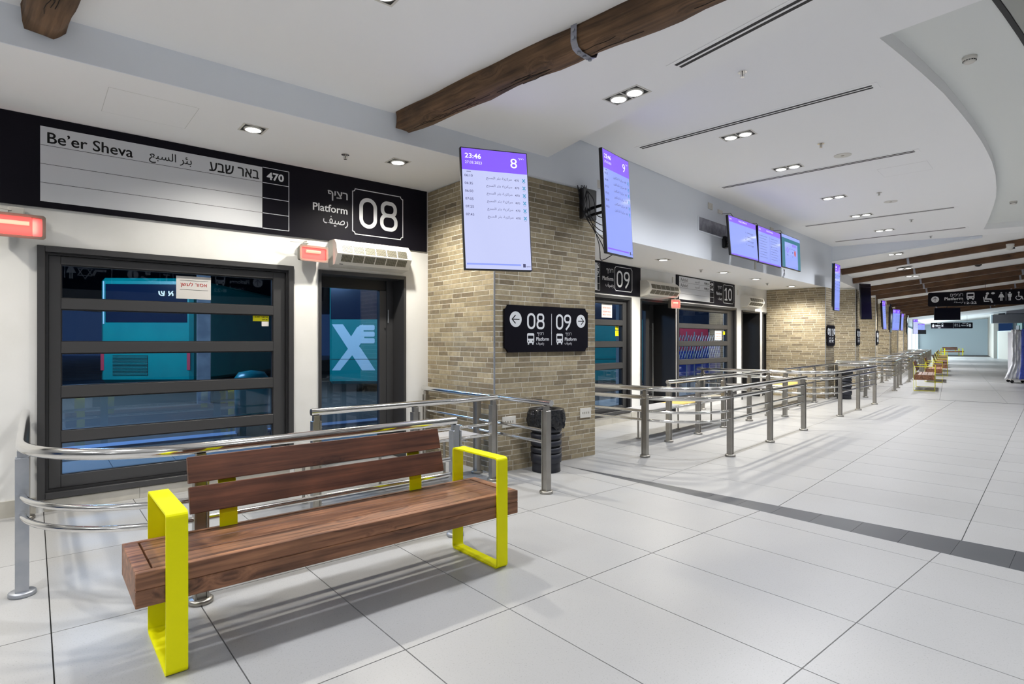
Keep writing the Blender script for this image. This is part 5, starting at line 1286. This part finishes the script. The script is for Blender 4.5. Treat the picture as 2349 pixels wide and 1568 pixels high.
# white trolley wrapped in film
tr = thing('wrapped_trolley', 'white wheeled trolley wrapped in clear and blue plastic film at the right edge', 'trolley', (16.72, 19.2, 0), R(-30))
for x in (.05, .42, .95, 1.4):
    for y in (-.15, .35):
        w_ = MB().tube([(x - .01, y - .015, .05), (x - .01, y + .015, .05)], .05, 14).build('castor', BLKPL, tr)
MB().box(.0, 1.5, -.2, .4, .10, .14).build('base', PLASTW, tr)
def film(x0, x1, zt, m, seed, y=-.22, nm='film', flare=0.15):
    rnd = random.Random(seed); nx, nz = 14, 20; v = []
    for j in range(nz + 1):
        for i in range(nx + 1):
            u = i / nx; z = .14 + (zt - .14) * (1 - j / nz); xx = x0 + (x1 - x0) * u - flare * max(0, (j / nz - .7)) * (1 - u)
            v.append((xx, y + .05 * math.sin(i * 1.9 + seed) + .02 * math.sin(j * .9 + i) + rnd.uniform(-.012, .012), z))
    f = [(j * (nx + 1) + i, j * (nx + 1) + i + 1, (j + 1) * (nx + 1) + i + 1, (j + 1) * (nx + 1) + i) for j in range(nz) for i in range(nx)]
    m_ = MB(); m_.add(v, f, True); o_ = m_.build(nm, m, tr); sd = o_.modifiers.new('thick', 'SOLIDIFY'); sd.thickness = .004
film(.02, .30, 1.78, FILMCLR, 2, -.20, 'clear_film', .6); film(.26, 1.5, 1.80, BLUEF, 5, -.26, 'blue_film', .25)
MB().box(.03, 1.48, -.1, .35, .14, 1.70).build('packed_load', mat('packed_goods', (.55, .56, .60), .7), tr)
# dome cameras
for (x, y, z, lab, dark) in ((11.86, 13.6, 3.66, 'white dome security camera on the first brown beam', False), (13.3, 16.3, 3.62, 'small black dome camera behind the first brown beam', True)):
    r_ = thing('dome_camera', lab, 'camera', (x, y, z)); MB().cyl(0, 0, .0, .05, .09, 20).build('mount', BLKPL if dark else PLASTW, r_)
    MB().lathe(0, 0, [(.085, 0), (.08, -.05), (.05, -.09), (0, -.10)], 20).build('dome', BLKPL if dark else PLASTW, r_); MB().cyl(.03, -.06, -.07, -.04, .03, 12).build('lens', BLKPL, r_)

# ================================================================== OUTSIDE, SEEN THROUGH THE GLASS
o = MB().prism([tuple(Pt(A1, -30, 6.36)[:2]), tuple(Pt(A1, 4.2, 6.36)[:2]), tuple(Pt(A2, 5.3, 5.9)[:2]), tuple(Pt(A2, 15.6, 5.9)[:2]), (8, 60), (-60, 60)], -.3, -.12, 'xy').build('ground', ASPHALT); o['kind'] = 'structure'; o['label'] = 'wet asphalt of the bus yard outside'
def bus_rear(loc, rot):
    r_ = thing('bus', 'teal bus standing outside with its rear grille to the platform 8 window', 'bus', loc, rot)
    MB().box(0, 2.5, 0, 9, .35, 3.3, .09).build('body', TEAL, r_)
    MB().box(.16, 2.36, -.015, -.001, 2.05, 3.12, .002).build('rear_window', BUSGL, r_)
    MB().box(.10, .13, -.03, -.002, 2.0, 3.2).build('trim_strip', TEALW, r_)
    MB().box(.35, 1.30, -.012, -.001, .55, 1.12, .002).build('grille_recess', RUBBER, r_)
    for k in range(14): MB().box(.36, 1.29, -.024, -.012, .565 + k * .040, .582 + k * .040).build('grille_slat', TEAL, r_)
    MB().box(.22, 1.45, -.008, -.001, 1.30, 1.315).box(1.45, 1.462, -.008, -.001, 1.20, 1.315).build('hatch_line', RUBBER, r_)
    for x in (.03, 2.36): MB().box(x, x + .09, -.02, -.001, .7, 1.25, .005).build('tail_lamp', REDP, r_)
    for x in (.3, 2.0): MB().tube([(x - .15, 1.8, .38), (x + .15, 1.8, .38)], .5, 20).build('wheel', RUBBER, r_)
bus_rear((-11.55, 16.0, -.12), R(4))
b2_ = thing('bus', 'teal bus seen through the platform 8 door, large white mark on its side', 'bus', (-5.0, 15.6, -.12), R(2))
MB().box(0, 9, 0, 2.5, .35, 3.2, .08).build('body', TEAL, b2_); MB().box(.05, 8.9, -.015, -.001, 2.12, 3.0, .002).build('side_window', BUSGL, b2_); MB().box(.0, 9, -.01, -.001, 1.02, 1.03).build('panel_line', RUBBER, b2_)
xm = MB(); cx_ = .60
for n_, q in enumerate(([(-.52, 1.98), (-.22, 1.98), (.02, 1.62), (.28, 1.30), (.66, .72), (.30, .72)], [(-.52, .72), (-.30, .72), (.10, 1.22), (.18, 1.50), (-.02, 1.40)], [(-.06, 1.55), (.16, 1.90), (.32, 1.98), (.36, 1.60), (.16, 1.30)])):
    xm.flat([(cx_ + p_[0], p_[1]) for p_ in q], -.004 - .001 * n_)
for k in range(3): xm.flat(rrect(cx_ + .22, cx_ + .64, 1.46 + k * .18, 1.60 + k * .18, .04), -.008 - .0005 * k)
xm.build('white_mark', TEALW, b2_)
for x in (3.4, 6.8): MB().tube([(x, -.01, .45), (x, .3, .45)], .48, 24).build('wheel', RUBBER, b2_)
for i, (x, y, w_) in enumerate(((-7.02, 13.0, .26), (-4.05, 11.2, .45), (-1.0, 17, .6), (-15.5, 19, .6), (2.2, 18.5, .5))):
    o = MB().box(-w_ / 2, w_ / 2, -w_ / 2, w_ / 2, -.12, 4.2, .01).build('concrete_column', EXTCOL, None, loc=(x, y, 0), rot=R(35)); tag(o, '%s concrete column of the bus yard canopy seen through the glass' % ['nearest', 'slightly right', 'middle', 'leftmost', 'rightmost'][i], 'column')
o = MB().prism([(-40, 12.5), (-9, 9.8), (6, 24), (6, 60), (-40, 60)], 4.2, 4.5, 'xy').build('yard_canopy', mat('canopy_dark', (.02, .03, .05), .8)); o['kind'] = 'structure'; o['label'] = 'dark canopy over the bus yard'
kb = MB().box(-12, 8, -.15, .15, -.12, .02).build('yard_kerb', KERB, None, loc=Pt(A1, 2, 9.3), rot=rz(A1)); kb['kind'] = 'structure'
yl = thing('yard_marking', 'yellow painted lane line on the asphalt outside the platform 8 window', 'road marking', Pt(A1, 0, 0), rz(A1))
MB().box(-6, 3.2, 12.2, 12.3, -.119, -.115).build('painted_line', STICKY, yl); MB().box(-4, 3.2, 8.9, 8.98, -.119, -.115).build('painted_line', STICKY, yl)
gb = MB().lathe(0, 0, [(.0, .0), (.22, .0), (.24, .9), (.25, .95), (.18, 1.05), (0, 1.08)], 20).build('outdoor_bin', TEAL, None, loc=Pt(A1, 2.55, 9.2, -.12)); tag(gb, 'round green waste bin outside the platform 8 window', 'bin')
# red and blue boards with lattice gate outside platform 10
rb = thing('red_board', 'red board behind the lattice gate outside the platform 10 window', 'board', Pt(A2, 0, 7.5), rz(A2)); MB().box(14.6, 16.35, 0, .04, 1.05, 1.85, .005).build('board', REDP, rb); MB().box(14.7, 14.76, .04, .1, -.12, 1.8).box(16.2, 16.26, .04, .1, -.12, 1.8).build('support_posts', FRAME_D, rb)
bb = thing('blue_tarpaulin', 'blue tarpaulin sheet outside the platform 10 window', 'tarpaulin', Pt(A2, 0, 7.35), rz(A2)); MB().box(13.7, 16.9, 0, .03, .45, 1.13, .004).prism([(15.6, 1.13), (16.9, 1.13), (16.9, 1.42)], 0, .03, 'xz').build('sheet', BLUEP, bb); MB().box(13.8, 13.85, .03, .08, -.12, 1.1).box(16.7, 16.75, .03, .08, -.12, 1.1).build('support_posts', FRAME_D, bb)
lg = thing('lattice_gate', 'folding white lattice gate outside the platform 10 window', 'gate', Pt(A2, 13.2, 7.05), rz(A2)); g_ = MB()
for k in range(24):
    x = k * .15
    g_.tube([(x, 0, .95), (x + .40, 0, 1.55)], .012, 6); g_.tube([(x + .40, .02, .95), (x, .02, 1.55)], .012, 6)
g_.build('lattice', GALV, lg)
for k in range(9): MB().tube([(k * .45, .01, -.12), (k * .45, .01, 1.65)], .018, 6).build('gate_post', GALV, lg)
o = MB().box(9.0, 26, 0, .3, -.12, 4.2).build('yard_backdrop', mat('yard_backdrop_blue_grey', (.20, .25, .34), .8, noisecol=(1.5, (.14, .18, .27), .4, .6)), None, loc=Pt(A2, 0, 10.5), rot=rz(A2)); o['kind'] = 'structure'; o['label'] = 'blue grey backdrop wall added outside platforms 9 and 10'  # backdrop added so the glass shows bluish instead of black
gl_ = MB(); text(gl_, '\u05d0 \u05e9', 1.62, 2.02, 2.86, .13, -.018, bold=.05, mirror=True)
tm = gl_.build('lit_letters', emit('lit_letters_white', (.8, .95, 1.0), 1.2), None, loc=(-11.55, 15.95, -.12), rot=R(4)); tag(tm, 'two small glowing white letters on the dark rear window of the teal bus', 'lettering')
# overhead sign parallel to the platform wall, only seen mirrored in the window glass
def t_mirror(W, K, L, h, zc, y):
    arrow_icon(W, K, .55, zc + .04, .10, PI / 2, y); text(W, 'Platforms', .72, 1.10, zc + .04, .09, y, bold=.02); text(W, he('רציפים'), .80, 1.10, zc + .16, .08, y); text(W, ar('أرصفة'), .82, 1.10, zc - .10, .10, y)
    bus_icon(W, K, 1.28, zc + .05, .22, y); text(W, '8-22', 1.16, 1.40, zc - .16, .075, y, bold=.02)
    outline2(W, [(2.12, zc - .08), (2.34, zc - .08), (2.34, zc + .14), (2.12, zc + .14)], .012, y); text(W, 'T', 2.17, 2.29, zc + .03, .13, y, bold=.02)
    line2(W, [(2.40, zc - .02), (2.50, zc - .06), (2.64, zc + .02)], .04, y); rect2(W, 2.50, 2.58, zc + .06, zc + .14, y)
    disc2(W, 2.78, zc + .05, .09, .09, y); text(K, 'i', 2.765, 2.795, zc + .05, .11, y - .0006)
    rect2(W, 3.10, 3.11, zc - .15, zc + .17, y); line2(W, [(3.2, zc + .08), (3.34, zc + .08), (3.38, zc)], .04, y)
    for q in (0, 1): outline2(W, [(3.5 + .12 * math.cos(R(90 + q * 180 + k * 120)), zc + .04 + .12 * math.sin(R(90 + q * 180 + k * 120))) for k in range(3)], .014, y - q * .0001)
    person_icon(W, 3.70, zc + .04, .26, y, True); rect2(W, 3.785, 3.795, zc - .08, zc + .17, y); person_icon(W, 3.88, zc + .04, .26, y); wheelchair_icon(W, 4.03, zc + .04, .24, y)
mp = Pt(A1, 4.22, -.57)
hanging('black overhead sign behind the camera, only seen mirrored in the platform 8 window', (mp.x, mp.y), rz(A1) + PI, 4.25, .54, 2.60, t_mirror, (.4, 3.8), 3.47)
# area lights added out of view to light the yard
def area(loc, tgt, e_, col, sx=1.2, sy=.3):
    l = bpy.data.lights.new('yard_fill', 'AREA'); l.energy = e_; l.color = col; l.shape = 'RECTANGLE'; l.size = sx; l.size_y = sy
    o = bpy.data.objects.new('yard_fill', l); C.objects.link(o); o.location = loc; o.rotation_euler = (Vector(tgt) - Vector(loc)).to_track_quat('-Z', 'Y').to_euler()
area((-10.5, 12.6, 3.9), (-10.6, 15.5, .2), 300, (.55, .80, 1.0)); area((-7.5, 8.6, 3.9), (-7.2, 9.6, 0), 420, (.35, .6, 1.0), 3, .4); area((-4.0, 12.0, 3.9), (-3.6, 15.6, 1.2), 170, (.6, .82, 1.0))
q_ = Pt(A2, 15.2, 6.2, 2.9); area(q_, Pt(A2, 15.2, 8.0, 1.0), 60, (.7, .82, 1.0), 3, .4); q_ = Pt(A2, 11.5, 6.6, 3.0); area(q_, Pt(A2, 12.5, 10, 1.0), 70, (.6, .75, 1.0), 2, .4)
